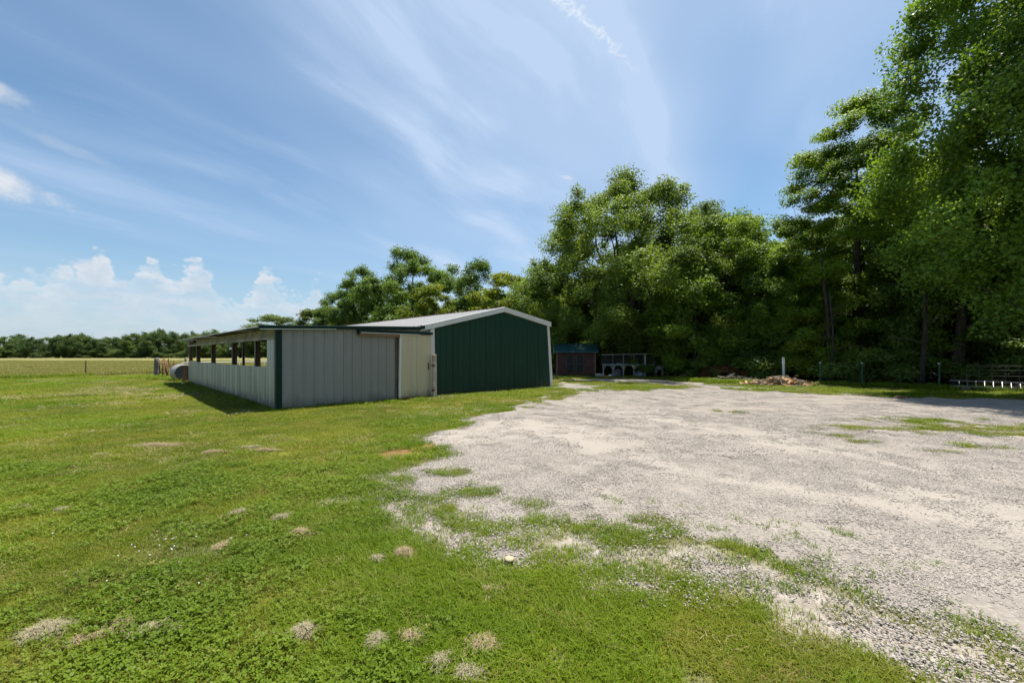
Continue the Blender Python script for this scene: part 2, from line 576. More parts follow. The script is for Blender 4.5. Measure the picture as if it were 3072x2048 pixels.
def mat_ground():
    m, t, b = mat_base('ground_lawn')
    pc = pos_co(t)
    n0 = t.noise(pc, 0.12, 4, 0.6)
    n1 = t.noise(pc, 0.8, 5, 0.6)
    n2 = t.noise(pc, 7.0, 5, 0.65)
    n3 = t.noise(pc, 45.0, 3, 0.6)
    g = t.mix(t.ramp(n1, 0.35, 0.65), (0.078, 0.094, 0.008), (0.160, 0.162, 0.017))
    g = t.mix(t.ramp(n2, 0.45, 0.72, 0, 0.55), g, (0.150, 0.140, 0.038))
    g = t.mix(t.ramp(n0, 0.40, 0.70, 0, 0.35), g, (0.175, 0.180, 0.034))
    g = t.mix(t.ramp(n3, 0.2, 0.55, 0.5, 0.0), g, (0.02, 0.022, 0.007))
    # hay field
    fs = t.noise(t.scalev(pc, 0.25, 1.0, 1.0), 0.22, 4, 0.6)
    f = t.mix(t.ramp(fs, 0.35, 0.62), (0.125, 0.148, 0.036), (0.190, 0.168, 0.068))
    f = t.mix(t.ramp(n2, 0.3, 0.7, 0, 0.4), f, (0.235, 0.205, 0.092))
    c = t.mix(attr(t, 'field'), g, f)
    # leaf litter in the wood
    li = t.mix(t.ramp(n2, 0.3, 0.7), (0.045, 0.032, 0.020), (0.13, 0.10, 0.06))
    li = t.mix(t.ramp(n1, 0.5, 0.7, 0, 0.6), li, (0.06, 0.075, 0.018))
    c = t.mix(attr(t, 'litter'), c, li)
    # worn earth
    be = t.mix(t.ramp(n2, 0.3, 0.7), (0.19, 0.160, 0.130), (0.33, 0.295, 0.255))
    be = t.mix(t.ramp(n3, 0.5, 0.7, 0, 0.6), be, (0.40, 0.365, 0.325))
    c = t.mix(attr(t, 'bare'), c, be)
    rd = t.mix(t.ramp(n2, 0.3, 0.7), (0.13, 0.055, 0.028), (0.27, 0.13, 0.07))
    c = t.mix(attr(t, 'red'), c, rd)
    t.l.new(c, b.inputs['Base Color'])
    b.inputs['Roughness'].default_value = 0.9
    b.inputs['Specular IOR Level'].default_value = 0.15
    bump(t, b, t.m('ADD', n2, t.m('MULTIPLY', n3, 0.6)), 0.55, 0.03)
    return m


def mat_gravel():
    m, t, b = mat_base('gravel_limestone')
    pc = pos_co(t)
    n1 = t.noise(pc, 0.7, 5, 0.6)
    n2 = t.noise(pc, 9.0, 5, 0.65)
    v = t.vor(pc, 30.0)
    vc = t.vor(pc, 30.0, out='Color')
    v2 = t.vor(pc, 75.0)
    sepc = t.new('ShaderNodeSeparateColor'); t.l.new(vc, sepc.inputs[0])
    pk = attr(t, 'packed')
    loose = t.mix(sepc.outputs[0], (0.225, 0.201, 0.178), (0.335, 0.300, 0.265))
    loose = t.mix(t.ramp(n1, 0.4, 0.7, 0, 0.5), loose, (0.283, 0.254, 0.223))
    n4 = t.noise(t.scalev(pc, 1, 1, 1), 2.6, 4, 0.7)
    loose = t.mix(t.ramp(n4, 0.35, 0.65, 0.35, 0), loose, (0.185, 0.165, 0.146))
    loose = t.mix(t.ramp(v, 0.42, 0.62, 0, 0.45), loose, (0.168, 0.150, 0.132))
    dust = t.mix(n2, (0.265, 0.237, 0.209), (0.322, 0.289, 0.254))
    dust = t.mix(t.ramp(t.noise(pc, 22.0, 3, 0.7), 0.60, 0.68, 0, 0.7), dust, (0.195, 0.175, 0.154))
    c = t.mix(t.ramp(t.m('ADD', pk, t.m('MULTIPLY_ADD', n2, 0.5, -0.25)), 0.25, 0.9, 0.0, 0.75), loose, dust)
    t.l.new(c, b.inputs['Base Color'])
    b.inputs['Roughness'].default_value = 0.9
    b.inputs['Specular IOR Level'].default_value = 0.2
    h = t.m('ADD', t.m('MULTIPLY', t.ramp(v, 0.0, 0.6, 1, 0), t.m('SUBTRACT', 1.15, pk)), t.m('MULTIPLY', n2, 0.4))
    bump(t, b, h, 0.6, 0.016)
    return m


def mat_stone():
    m, t, b = mat_base('limestone_chips')
    r = attr(t, 'rnd')
    pc = pos_co(t)
    n = t.noise(pc, 40.0, 3, 0.6)
    c = t.mix(r, (0.238, 0.213, 0.188), (0.450, 0.403, 0.355))
    c = t.mix(t.ramp(r, 0.86, 0.92), c, (0.265, 0.237, 0.209))
    c = t.mix(t.ramp(n, 0.3, 0.7, 0.0, 0.35), c, (0.353, 0.317, 0.278))
    t.l.new(c, b.inputs['Base Color'])
    b.inputs['Roughness'].default_value = 0.85
    b.inputs['Specular IOR Level'].default_value = 0.25
    return m


def mat_bark(name, a, c2):
    m, t, b = mat_base(name)
    oc = obj_co(t)
    n = t.noise(t.scalev(oc, 1, 1, 0.22), 9.0, 5, 0.65, 0.4)
    t.l.new(t.mix(t.ramp(n, 0.3, 0.7), a, c2), b.inputs['Base Color'])
    b.inputs['Roughness'].default_value = 0.9
    bump(t, b, n, 0.9, 0.05)
    return m


def mat_wood(name, a, c2, stain=None, along=(1, 0.12, 1)):
    m, t, b = mat_base(name)
    oc = obj_co(t)
    n = t.noise(t.scalev(oc, *along), 16.0, 5, 0.6, 0.5)
    n2 = t.noise(oc, 1.3, 4, 0.6)
    c = t.mix(t.ramp(n, 0.3, 0.7), a, c2)
    if stain:
        c = t.mix(t.ramp(n2, 0.42, 0.62, 0, 0.7), c, stain)
    t.l.new(c, b.inputs['Base Color'])
    b.inputs['Roughness'].default_value = 0.85
    bump(t, b, n, 0.4, 0.01)
    return m


M_GROUND = mat_ground()
M_GRAVEL = mat_gravel()
M_STONE = mat_stone()
M_GRASS = mat_grass('lawn_blades', (0.068, 0.108, 0.009), (0.225, 0.245, 0.024), (0.31, 0.245, 0.085), (0.66, 0.95))
M_LUSH = mat_grass('lush_blades', (0.080, 0.145, 0.007), (0.190, 0.250, 0.017), (0.30, 0.26, 0.09), (0.74, 0.93))
M_CLOVER = mat_grass('clover_blades', (0.068, 0.122, 0.007), (0.145, 0.200, 0.014), (0.22, 0.21, 0.06), (0.80, 0.95), 0.25)
M_FIELD = mat_grass('field_grass', (0.115, 0.140, 0.032), (0.195, 0.190, 0.062), (0.27, 0.22, 0.10), (0.5, 0.8))
M_HAY = mat_plain('dry_hay', (0.29, 0.225, 0.12), 0.8, 0.35, 30)
M_GREEN = mat_plain('green_metal', (0.008, 0.040, 0.025), 0.5, 0.12, 3.0, spec=.25, stretch=(3, 3, .35), stain=(0.018, 0.042, 0.024), stain_amt=.4, stain_scale=1.4, splash=(0.030, 0.036, 0.022))
M_GTRIM = mat_plain('dark_green_trim', (0.003, 0.022, 0.016), 0.55, 0.1, 4.0, spec=.2)
M_GREY = mat_plain('grey_metal_sheet', (0.235, 0.231, 0.221), 0.42, 0.03, 2.0, stretch=(3, 3, .3), stain=(0.215, 0.212, 0.20), stain_amt=.5, stain_scale=1.1, stain_th=(.45, .7), splash=(0.13, 0.125, 0.105))
M_GREYW = mat_plain('warm_grey_sheet', (0.228, 0.220, 0.204), 0.45, 0.03, 2.0, stretch=(3, 3, .3), stain=(0.205, 0.20, 0.183), stain_amt=.5, stain_scale=1.3, stain_th=(.45, .7), splash=(0.125, 0.115, 0.095))
M_CREAM = mat_plain('cream_door_sheet', (0.50, 0.425, 0.28), 0.45, 0.03, 2.0, stretch=(3, 3, .3), stain=(0.40, 0.345, 0.23), stain_amt=.6, stain_scale=1.6, stain_th=(.5, .72), splash=(0.22, 0.185, 0.12))
M_WHITE = mat_plain('white_trim', (0.60, 0.595, 0.57), 0.45, 0.05, 4.0, stain=(0.40, 0.385, 0.36), stain_amt=.35)
M_GALV = mat_plain('galvanised_corrugated', (0.33, 0.352, 0.348), 0.34, 0.42, 1.6, metal=0.6, stretch=(1, 9, .12), stain=(0.20, 0.215, 0.205), stain_amt=.7, stain_scale=1.0, stain_th=(.45, .62), splash=(0.14, 0.135, 0.115))  # vertical streaks tinted in to stand for light and dark of the corrugations
M_ROOF = mat_plain('roof_metal', (0.175, 0.182, 0.198), 0.60, 0.05, 1.5, metal=0.0, spec=.25, stretch=(.3, 3, .3), stain=(0.165, 0.168, 0.172), stain_amt=.5)
M_RUST = mat_plain('rusty_iron', (0.14, 0.055, 0.028), 0.85, 0.5, 14.0, bmp=.3, stain=(0.05, 0.03, 0.025), stain_amt=.8, stain_scale=5)
M_RUSTCAP = mat_plain('rusty_ridge', (0.23, 0.13, 0.075), 0.8, 0.4, 6.0, stain=(.40, .38, .36), stain_amt=.8, stain_scale=3)
M_WOODW = mat_wood('weathered_board', (0.19, 0.165, 0.115), (0.34, 0.30, 0.21), (0.13, 0.135, 0.075), (1, .12, 1))
M_WOODG = mat_wood('grey_rail_wood', (0.24, 0.215, 0.175), (0.40, 0.365, 0.30), (0.16, 0.14, 0.10), (1, .12, 1))
M_POST = mat_wood('dark_post_wood', (0.075, 0.042, 0.030), (0.165, 0.105, 0.075), None, (1, 1, .12))
M_POSTG = mat_wood('old_grey_post', (0.09, 0.085, 0.075), (0.21, 0.195, 0.165), (0.06, .055, .05), (1, 1, .12))
M_PEEL = mat_wood('peeling_paint_post', (0.38, 0.31, 0.25), (0.52, 0.46, 0.40), (0.30, 0.17, 0.09), (1, 1, .2))
M_BROWN = mat_wood('brown_track_board', (0.15, 0.085, 0.05), (0.24, 0.15, 0.09), None, (.12, 1, 1))
M_DARKIN = mat_plain('dark_interior', (0.035, 0.032, 0.028), 0.9, 0.2)
M_SHED = mat_wood('red_brown_siding', (0.062, 0.026, 0.020), (0.110, 0.048, 0.036), None, (.12, 1, 1))
M_TEAL = mat_plain('teal_roof', (0.010, 0.070, 0.078), 0.4, 0.12, 3.0)
M_WIRE = mat_plain('fence_wire', (0.16, 0.16, 0.15), 0.45, 0.2, metal=.7)
M_TPOST = mat_plain('green_tpost', (0.016, 0.085, 0.052), 0.55, 0.2, 8.0)
M_PVC = mat_plain('white_post', (0.66, 0.65, 0.62), 0.5, 0.1, 4.0)
M_ALU = mat_plain('aluminium', (0.27, 0.275, 0.275), 0.38, 0.1, 5.0, metal=.6)
M_BARK = mat_bark('bark_grey', (0.045, 0.038, 0.030), (0.13, 0.115, 0.092))
M_BARKD = mat_bark('bark_dark', (0.022, 0.017, 0.013), (0.060, 0.050, 0.040))

# ------------------------------------------------------------------ ground and drive
def axis(lo, hi, c0, c1, step, grow=1.09):
    xs = list(np.arange(c0, c1 + 1e-6, step))
    s = step; x = c1
    while x < hi:
        s *= grow; x += s; xs.append(min(x, hi))
    s = step; x = c0; left = []
    while x > lo:
        s *= grow; x -= s; left.append(max(x, lo))
    return np.array(sorted(set(left + xs)))


def grid_mesh(name, xs, ys, zf, mat, attrs, keep=None):
    X, Y = np.meshgrid(xs, ys)
    nx, ny = len(xs), len(ys)
    V = np.stack([X.ravel(), Y.ravel(), zf(X, Y).ravel()], 1)
    i = np.arange(nx * ny).reshape(ny, nx)
    Q = np.stack([i[:-1, :-1].ravel(), i[:-1, 1:].ravel(), i[1:, 1:].ravel(), i[1:, :-1].ravel()], 1)
    A = [(nm, 'POINT', fn(X, Y).ravel()) for nm, fn in attrs]
    if keep is not None:
        k = keep(X, Y).ravel()
        Q = Q[k[Q].any(1)]
        used = np.unique(Q)
        remap = np.full(len(V), -1); remap[used] = np.arange(len(used))
        V = V[used]; Q = remap[Q]
        A = [(nm, d, a[used]) for nm, d, a in A]
    me = np_mesh(name, V, Q, True, A)
    me.materials.append(mat)
    return me


def a_field(x, y):
    return np.clip(sdist(FIELD, x, y) / 1.5 + (fbm(x, y, .5, 3, 60) - .5) * 2.2 + .3, 0, 1)


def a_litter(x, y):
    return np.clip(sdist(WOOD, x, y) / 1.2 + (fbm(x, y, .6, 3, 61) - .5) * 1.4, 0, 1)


def a_bare(x, y):
    sd = sdist(DRIVE, x, y)
    near = np.clip(1 - np.abs(sd + 0.35) / 1.0, 0, 1) * np.clip((8 - y) / 3, 0, 1)
    k = np.clip((near * 1.1 + fbm(x, y, 2.1, 4, 62) - np.where(x > 1.3, 1.02, 1.2)) * 4, 0, 1)
    spot = np.clip((fbm(x, y, 1.1, 4, 63) - 0.69) * 14, 0, 1) * .6
    lx, ly = barn_xy(x, y)
    inside = ((lx > -.1) & (lx < 12.3) & (ly > .05) & (ly < 16.6)) * 1.0
    return np.maximum(np.maximum(k, spot * (y < 40)), inside)


RED_LINE = [P(*q) for q in ((900, 1243), (1000, 1238), (1120, 1228), (1240, 1218), (1340, 1212))]
RED2 = [P(*q) for q in ((1110, 1370), (1180, 1350), (1250, 1345), (1330, 1340))]


def a_red(x, y):
    d = np.minimum(pdist(RED_LINE, x, y), pdist(RED2, x, y) * 1.1)
    return np.clip((0.55 - d / 0.55 + (fbm(x, y, 2.4, 3, 64) - .5) * 2.2) * 1.6, 0, .85)


xs = axis(-420, 420, -9, 12, 0.14, 1.10)
ys = axis(-12, 420, 0.5, 16, 0.14, 1.09)
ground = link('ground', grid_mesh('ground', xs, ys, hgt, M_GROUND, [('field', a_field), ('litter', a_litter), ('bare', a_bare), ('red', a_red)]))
tag(ground, 'mown green lawn running out to the pale hay field', 'ground', kind='structure')

gx = axis(-3.2, 34, -2.2, 9.0, 0.075, 1.05)
gy = axis(0.5, 36, 1.2, 8.5, 0.075, 1.045)
drive = link('gravel_drive', grid_mesh('gravel_drive', gx, gy,
             lambda x, y: hgt(x, y) + np.clip(gravel_m(x, y) * 0.09, -0.03, 0.014), M_GRAVEL, [('packed', packed)],
             keep=lambda x, y: gravel_m(x, y) > -0.15))
tag(drive, 'pale limestone gravel drive with ragged grassy edges', 'drive', kind='structure')

# ------------------------------------------------------------------ the barn
barn = empty('metal_barn', (-6.71, 11.77, 0), R(45))
tag(barn, 'green gabled metal barn with a grey open-sided lean-to and cream sliding door', 'barn')


def rib_profile(a0, a1, pitch=0.305, h=0.022, w=0.045, phase=0.0):
    pr = [(a0, 0.0)]
    c = math.ceil((a0 - phase) / pitch) * pitch + phase
    while c < a1 + 1e-6:
        for da, oo in ((-w, 0), (-w * .42, h), (w * .42, h), (w, 0)):
            if a0 < c + da < a1: pr.append((c + da, oo))
        # two faint stiffening beads between the main ribs
        for q in (0.33, 0.67):
            for da, oo in ((-.012, 0), (0, h * .22), (.012, 0)):
                if a0 < c + q * pitch + da < a1: pr.append((c + q * pitch + da, oo))
        c += pitch
    pr.append((a1, 0.0))
    return sorted(pr)


def cor_profile(a0, a1, pitch=0.13, h=0.034, per=10):
    n = max(2, int(round((a1 - a0) / pitch * per)))
    return [(a0 + (a1 - a0) * i / n, h * math.sin(2 * math.pi * (a0 + (a1 - a0) * i / n) / pitch)) for i in range(n + 1)]


def sheet(name, prof, f0, f1, mat, parent, extra=None, smooth=False, thick=0.004):
    """metal sheet: a formed profile drawn from edge f0 to edge f1 (functions of along, offset)"""
    v = []; f = []
    n = len(prof)
    for (a, o) in prof: v.append(f0(a, o))
    for (a, o) in prof: v.append(f1(a, o))
    for i in range(n - 1): f.append((i, i + 1, n + i + 1, n + i))
    me = bpy.data.meshes.new(name)
    me.from_pydata(v, [], f)
    if smooth: me.polygons.foreach_set('use_smooth', np.ones(len(f), bool))
    me.update()
    return link(name, me, mat, parent)


def runs(a0, a1, w):
    n = max(1, int(round((a1 - a0) / w)))
    return [(a0 + (a1 - a0) * i / n, a0 + (a1 - a0) * (i + 1) / n) for i in range(n)]


PK_X, PK_Z = 8.93, 3.66      # ridge
EL_X, EL_Z = 4.70, 2.64      # left eave
ER_X, ER_Z = 12.08, 3.17     # right eave
BR_X = 12.30                 # foot of right wall
LEN = 16.6


def rake(x):
    if x <= PK_X: return EL_Z + (PK_Z - EL_Z) * (x - EL_X) / (PK_X - EL_X)
    return PK_Z + (ER_Z - PK_Z) * (x - PK_X) / (ER_X - PK_X)


# green gable sheets
for i, (a, b) in enumerate(runs(5.34, 12.22, 0.86)):
    dy = -0.003 * (i % 2)
    pr = rib_profile(a, b, 0.2867, .028, .036, 5.34)
    if a < PK_X < b: pr = sorted(pr + [(PK_X, 0)])
    def lean(x, z): return x - max(0, (x - 10.2)) / 2.1 * 0.24 * z / 3.1
    sheet('gable_sheet', pr, lambda x, o, dy=dy: (x, dy - o, 0.02), lambda x, o, dy=dy: (lean(x, rake(x) - .1), dy - o, rake(min(x, 12.0)) - 0.10), M_GREEN, barn)

# white rakes
for (x0, z0, x1, z1) in ((EL_X - .02, EL_Z - .005, PK_X, PK_Z), (PK_X, PK_Z, ER_X + .03, ER_Z - .005)):
    mb = MB()
    mb.hexa([(x0, -.115, z0 - .19), (x1, -.115, z1 - .20), (x1, .02, z1 - .20), (x0, .02, z0 - .19)],
            [(x0, -.115, z0 + .012), (x1, -.115, z1 + .014), (x1, .02, z1 + .014), (x0, .02, z0 + .012)])
    mb.build('rake_trim', M_WHITE, barn, bevel=.006)
MB().hexa([(5.17, -.035, 0), (5.37, -.035, 0), (5.37, .05, 0), (5.17, .05, 0)], [(5.15, -.035, 2.66), (5.33, -.035, 2.66), (5.33, .05, 2.66), (5.15, .05, 2.66)]).build('corner_trim', M_WHITE, barn, bevel=.004)
MB().hexa([(12.16, -.035, 0), (12.345, -.035, 0), (12.345, .12, 0), (12.16, .12, 0)], [(11.90, -.035, 3.03), (12.06, -.035, 3.03), (12.06, .12, 3.03), (11.90, .12, 3.03)]).build('corner_trim', M_WHITE, barn, bevel=.004)
# roof sheets
for i, (a, b) in enumerate(runs(-.10, LEN + .1, 0.9)):
    dz = 0.003 * (i % 2)
    sheet('roof_sheet', rib_profile(a, b, .30, .024, .04), lambda y, o, dz=dz: (EL_X - .05, y, EL_Z - .012 + .0 + o + dz), lambda y, o, dz=dz: (PK_X, y, PK_Z + o + dz), M_ROOF, barn)
for i, (a, b) in enumerate(runs(-.10, LEN + .1, 1.8)):
    dz = 0.003 * (i % 2)
    sheet('roof_sheet', rib_profile(a, b, .30, .024, .04), lambda y, o, dz=dz: (PK_X, y, PK_Z + o + dz), lambda y, o, dz=dz: (ER_X + .05, y, ER_Z - .009 + o + dz), M_ROOF, barn)
mb = MB()
for y0, y1 in runs(0.05, LEN + .1, 1.2):
    mb.poly([(PK_X - .20, y0, PK_Z - .020 + .028), (PK_X, y0, PK_Z + .045), (PK_X, y1, PK_Z + .045), (PK_X - .20, y1, PK_Z - .020 + .028)])
    mb.poly([(PK_X, y0, PK_Z + .045), (PK_X + .20, y0, PK_Z - .033 + .03), (PK_X + .20, y1, PK_Z - .033 + .03), (PK_X, y1, PK_Z + .045)])
mb.build('ridge_cap', M_RUSTCAP, barn)
# remaining walls of the main bay
mb = MB(); mb.poly([(5.22, .06, 0), (5.22, LEN, 0), (5.22, LEN, 2.6), (5.22, .06, 2.6)]); mb.build('inner_wall', M_GREY, barn)
mb = MB(); mb.poly([(BR_X - .02, .06, 0), (BR_X - .02, LEN, 0), (ER_X - .1, LEN, 3.08), (ER_X - .1, .06, 3.08)]); mb.build('side_wall', M_GREEN, barn)
mb = MB(); mb.poly([(5.22, LEN, 0), (12.28, LEN, 0), (11.98, LEN, 3.10), (PK_X, LEN, 3.60), (5.22, LEN, 2.70)]); mb.build('back_wall', M_GREEN, barn)

# lean-to front: grey sheets, the right third a warmer tone
LT = 2.34
for i, (a, b) in enumerate(runs(0.09, 3.70, 0.9025)):
    dy = -0.003 * (i % 2)
    top = lambda x: 2.33 + .039 * x
    sheet('wall_sheet', rib_profile(a, b, .2967, .03, .034, .14), lambda x, o, dy=dy: (x, dy - o, 0.03), lambda x, o, dy=dy: (x, dy - o, top(x)), M_GREY if b < 2.0 else M_GREYW, barn)
sheet('wall_sheet', rib_profile(3.70, 5.16, .2967, .016, .034, .14), lambda x, o: (x, .012 - o, 2.30), lambda x, o: (x, .012 - o, 2.33 + .039 * x), M_GREY, barn)
MB().box(3.70, -.02, 0, 3.79, .08, 2.36).build('door_jamb', M_POST, barn)
# dark green corner cover
mb = MB(); mb.box(-.035, -.04, 0, .115, -.025, 2.36); mb.box(-.04, -.037, 0, -.022, .11, 2.36)
mb.build('corner_cover', M_GTRIM, barn)
# fascia along the front of the lean-to roof
mb = MB()
def fz(x): return 2.335 + .039 * (x + .5)
mb.hexa([(-.50, -.20, fz(-.5) - .02), (4.74, -.20, fz(4.74) - .02), (4.74, -.10, fz(4.74) - .02), (-.50, -.10, fz(-.5) - .02)],
        [(-.50, -.20, fz(-.5) + .075), (4.74, -.20, fz(4.74) + .075), (4.74, -.10, fz(4.74) + .075), (-.50, -.10, fz(-.5) + .075)])
mb.build('fascia', M_GTRIM, barn, bevel=.012)
MB().hexa([(-.47, -.19, fz(-.5) - .045), (1.6, -.19, fz(1.6) - .040), (1.6, -.12, fz(1.6) - .040), (-.47, -.12, fz(-.5) - .045)],
          [(-.47, -.19, fz(-.5) - .024), (1.6, -.19, fz(1.6) - .024), (1.6, -.12, fz(1.6) - .024), (-.47, -.12, fz(-.5) - .024)]).build('fascia_lip', M_WHITE, barn)
MB().box(4.66, -.215, 2.53, 4.80, -.09, 2.655).build('fascia_end', M_GTRIM, barn, bevel=.01)
# sliding door
door = MB().box(3.86, -.115, .10, 5.10, -.08, 2.31).build('sliding_door', M_CREAM, barn)
for i, (a, b) in enumerate(runs(3.89, 5.12, .62)):
    sheet('door_sheet', rib_profile(a, b, .205, .012, .028, 3.89), lambda x, o, d=.002 * i: (x, -.118 - o - d, .12), lambda x, o, d=.002 * i: (x, -.118 - o - d, 2.30), M_CREAM, door)
MB().hexa([(3.79, -.14, .09), (3.875, -.14, .09), (3.875, -.07, .09), (3.79, -.07, .09)], [(3.82, -.14, 2.32), (3.895, -.14, 2.32), (3.895, -.07, 2.32), (3.82, -.07, 2.32)]).build('door_edge', M_WHITE, door, bevel=.004)
MB().bar((4.98, -.165, 1.05), (4.98, -.165, 1.30), .025, .03, (0, 1, 0)).build('handle', M_RUST, door)
MB().box(3.84, -.112, .045, 5.13, -.085, .097).build('bottom_rail', M_BROWN, door)
# door track
mb = MB(); mb.box(2.37, -.185, 2.325, 5.16, -.172, 2.41); mb.box(2.37, -.17, 2.395, 5.16, -.03, 2.408)
trk = mb.build('door_track', M_GTRIM, barn)
MB().box(2.39, -.187, 2.302, 4.62, -.150, 2.323).build('track_lip', M_WHITE, trk)
MB().box(2.36, -.145, 2.20, 3.83, -.03, 2.31).build('track_board', M_BROWN, trk)
MB().box(2.335, -.19, 2.27, 2.368, -.02, 2.425).build('track_end', M_GTRIM, trk)

# lean-to side: corrugated half wall
GAP0, GAP1 = 0.11, LEN
for i, (a, b) in enumerate(runs(GAP0, 14.4, .72)):
    dx = -.003 * (i % 2)
    sheet('half_wall_sheet', cor_profile(a, b), lambda y, o, dx=dx: (dx - o, y, .03), lambda y, o, dx=dx: (dx - o, y, 1.215), M_GALV, barn, smooth=True)
for i, (a, b) in enumerate(runs(14.4, LEN, .73)):
    dx = -.004 - .003 * (i % 2)
    sheet('half_wall_sheet', rib_profile(a, b, .36, .012, .02), lambda y, o, dx=dx: (dx - o, y, .03), lambda y, o, dx=dx: (dx - o, y, 1.25), M_GALV, barn)
sheet('upper_wall_sheet', cor_profile(GAP0, .92), lambda y, o: (-.008 - o, y, 1.19), lambda y, o: (-.008 - o, y, 2.09), M_GALV, barn, smooth=True)
MB().box(.015, .10, 1.16, .09, LEN, 1.205).build('sill_rail', M_WOODG, barn)
# header boards
for (a, b) in ((.12, 3.2), (3.205, 9.0), (9.005, 13.8)):
    MB().box(-.035, a, 2.145, .005, b, 2.355).build('header_board', M_WOODW, barn, bevel=.004)
for (a, b) in ((.10, 6.1), (6.105, 12.0), (12.005, LEN)):
    MB().box(-.06, a, 2.035, .005, b, 2.14).build('header_rail', M_WOODG, barn, bevel=.004)
for s in (2.44, 5.71, 9.85, 13.9, 16.45):
    MB().box(.012, s - .075, 0, .16, s + .075, 2.36).build('post', M_POST, barn, bevel=.008)
    MB().box(-.02, s - .125, 1.21, .008, s - .080, 2.033).build('post_batten', M_WOODG, barn)
for s in (5.4, 11.0, 16.5):
    MB().box(2.6, s - .06, 0, 2.72, s + .06, 2.42).build('post', M_POST, barn, bevel=.006)
# rafters and roof of the lean-to
for s in np.arange(.3, 16.5, 1.35):
    MB().hexa([(.01, s, fz(.01) - .14), (5.15, s, fz(5.15) - .14), (5.15, s + .045, fz(5.15) - .14), (.01, s + .045, fz(.01) - .14)],
              [(.01, s, fz(.01) + .02), (5.15, s, fz(5.15) + .02), (5.15, s + .045, fz(5.15) + .02), (.01, s + .045, fz(.01) + .02)]).build('rafter', M_POST, barn)
for i, (a, b) in enumerate(runs(-.10, 16.2, .82)):
    dz = .04 + .003 * (i % 2)
    sheet('lean_to_roof_sheet', cor_profile(a, b, .10, .012, 6), lambda y, o, dz=dz: (-.48, y, fz(-.48) + o + dz), lambda y, o, dz=dz: (5.2, y, fz(5.2) + o + dz), M_GALV, barn, smooth=True)

# ------------------------------------------------------------------ things by the barn
def L2W(x, y, z=0.0):
    c = math.sqrt(.5)
    return (-6.71 + c * x - c * y, 11.77 + c * x + c * y, z)


gp = empty('gate_post', L2W(5.13, -.30), R(45))
tag(gp, 'peeling pale wooden post with two rusty hinges beside the cream door', 'post')
mb = MB(); mb.hexa([(-.075, -.07, 0), (.08, -.07, 0), (.08, .07, 0), (-.075, .07, 0)], [(-.065, -.065, 1.60), (.07, -.065, 1.61), (.07, .06, 1.60), (-.065, .06, 1.58)])
mb.build('post', M_PEEL, gp, bevel=.02)
for z in (1.19, .30):
    mb = MB(); mb.box(-.16, -.085, z - .03, -.02, -.07, z + .03); mb.tube([(-.10, -.10, z - .05), (-.10, -.10, z + .05)], .022, 8)
    mb.build('hinge', M_RUST, gp)

# pipe gate across the far end of the lean-to
gt = empty('pipe_gate', L2W(-.2, 18.2), R(45))
tag(gt, 'pale tube gate seen through the open side of the lean-to', 'gate')
mb = MB(); mb.tube([(.0, 0, .15), (0, 0, .95), (.05, 0, 1.06), (.18, 0, 1.12), (2.4, 0, 1.12), (5.6, 0, 1.12), (5.72, 0, 1.06), (5.78, 0, .9), (5.78, 0, .15)], .026, 8)
mb.build('frame', M_PVC, gt, True)
for z in (.15, .36, .6, .85):
    MB().tube([(.0, 0, z), (5.78, 0, z)], .018, 6).build('rail', M_PVC, gt, True)
for x in (1.5, 3.0, 4.4):
    MB().tube([(x, .0, .15), (x, .0, 1.12)], .018, 6).build('upright', M_PVC, gt, True)


# water tank lying on its side at the far end of the half wall
def disc_tank():
    root = empty('round_tank', L2W(-.05, 17.75), R(45 + 10))
    tag(root, 'white round tank on its side by the lean-to end, its shaded end coloured blue-grey', 'tank')
    n = 40; r = .50; L = .85
    prof = [(0, 0.0), (0, r * .86), (.03, r * .95), (.07, r), (.12, r), (.14, r * .985), (L * .5, r * .985), (L * .52, r), (L * .55, r * .985), (L - .07, r), (L - .02, r * .93), (L, 0)]
    v = []; f = []
    for (a, q) in prof:
        for k in range(n):
            an = 2 * math.pi * k / n
            v.append((q * math.cos(an), a, r + .02 + q * math.sin(an)))
    for i in range(len(prof) - 1):
        for k in range(n):
            a = i * n + k; b = i * n + (k + 1) % n
            f.append((a, b, b + n, a + n))
    me = bpy.data.meshes.new('tank_shell'); me.from_pydata(v, [], f)
    me.polygons.foreach_set('use_smooth', np.ones(len(f), bool)); me.update()
    link('tank_shell', me, mat_plain('tank_white', (.25, .245, .23), .5, .12, 4, stain=(.25, .2, .14), stain_amt=.6, stain_scale=3), root)
    mb = MB(); mb.tube([(0, -.012, r + .02), (0, .002, r + .02)], r * .88, 32)
    mb.build('end_disc', mat_plain('tank_end_shade', (.060, .085, .105), .5, .2, 4), root)  # shade of the end put into its dark blue-grey colour
    mb = MB()
    for k in range(24):
        a0 = 2 * math.pi * k / 24; a1 = 2 * math.pi * (k + 1) / 24
        mb.bar((r * .9 * math.cos(a0), -.015, r + .02 + r * .9 * math.sin(a0)), (r * .9 * math.cos(a1), -.015, r + .02 + r * .9 * math.sin(a1)), .02, .03)
    mb.build('end_rim', M_RUST, root)


disc_tank()
pk = empty('rusty_plank', L2W(-.16, 16.85), R(45))
tag(pk, 'narrow rusty orange board leaning at the end of the corrugated half wall', 'board')
MB().hexa([(-.09, -.02, 0), (.09, -.02, 0), (.09, .03, 0), (-.09, .03, 0)], [(-.02, .0, 1.0), (.10, .0, 1.0), (.10, .04, 1.0), (-.02, .04, 1.0)]).build('board', mat_plain('rust_orange', (.26, .115, .045), .85, .4, 9, stain=(.08, .04, .03), stain_amt=.8), pk)


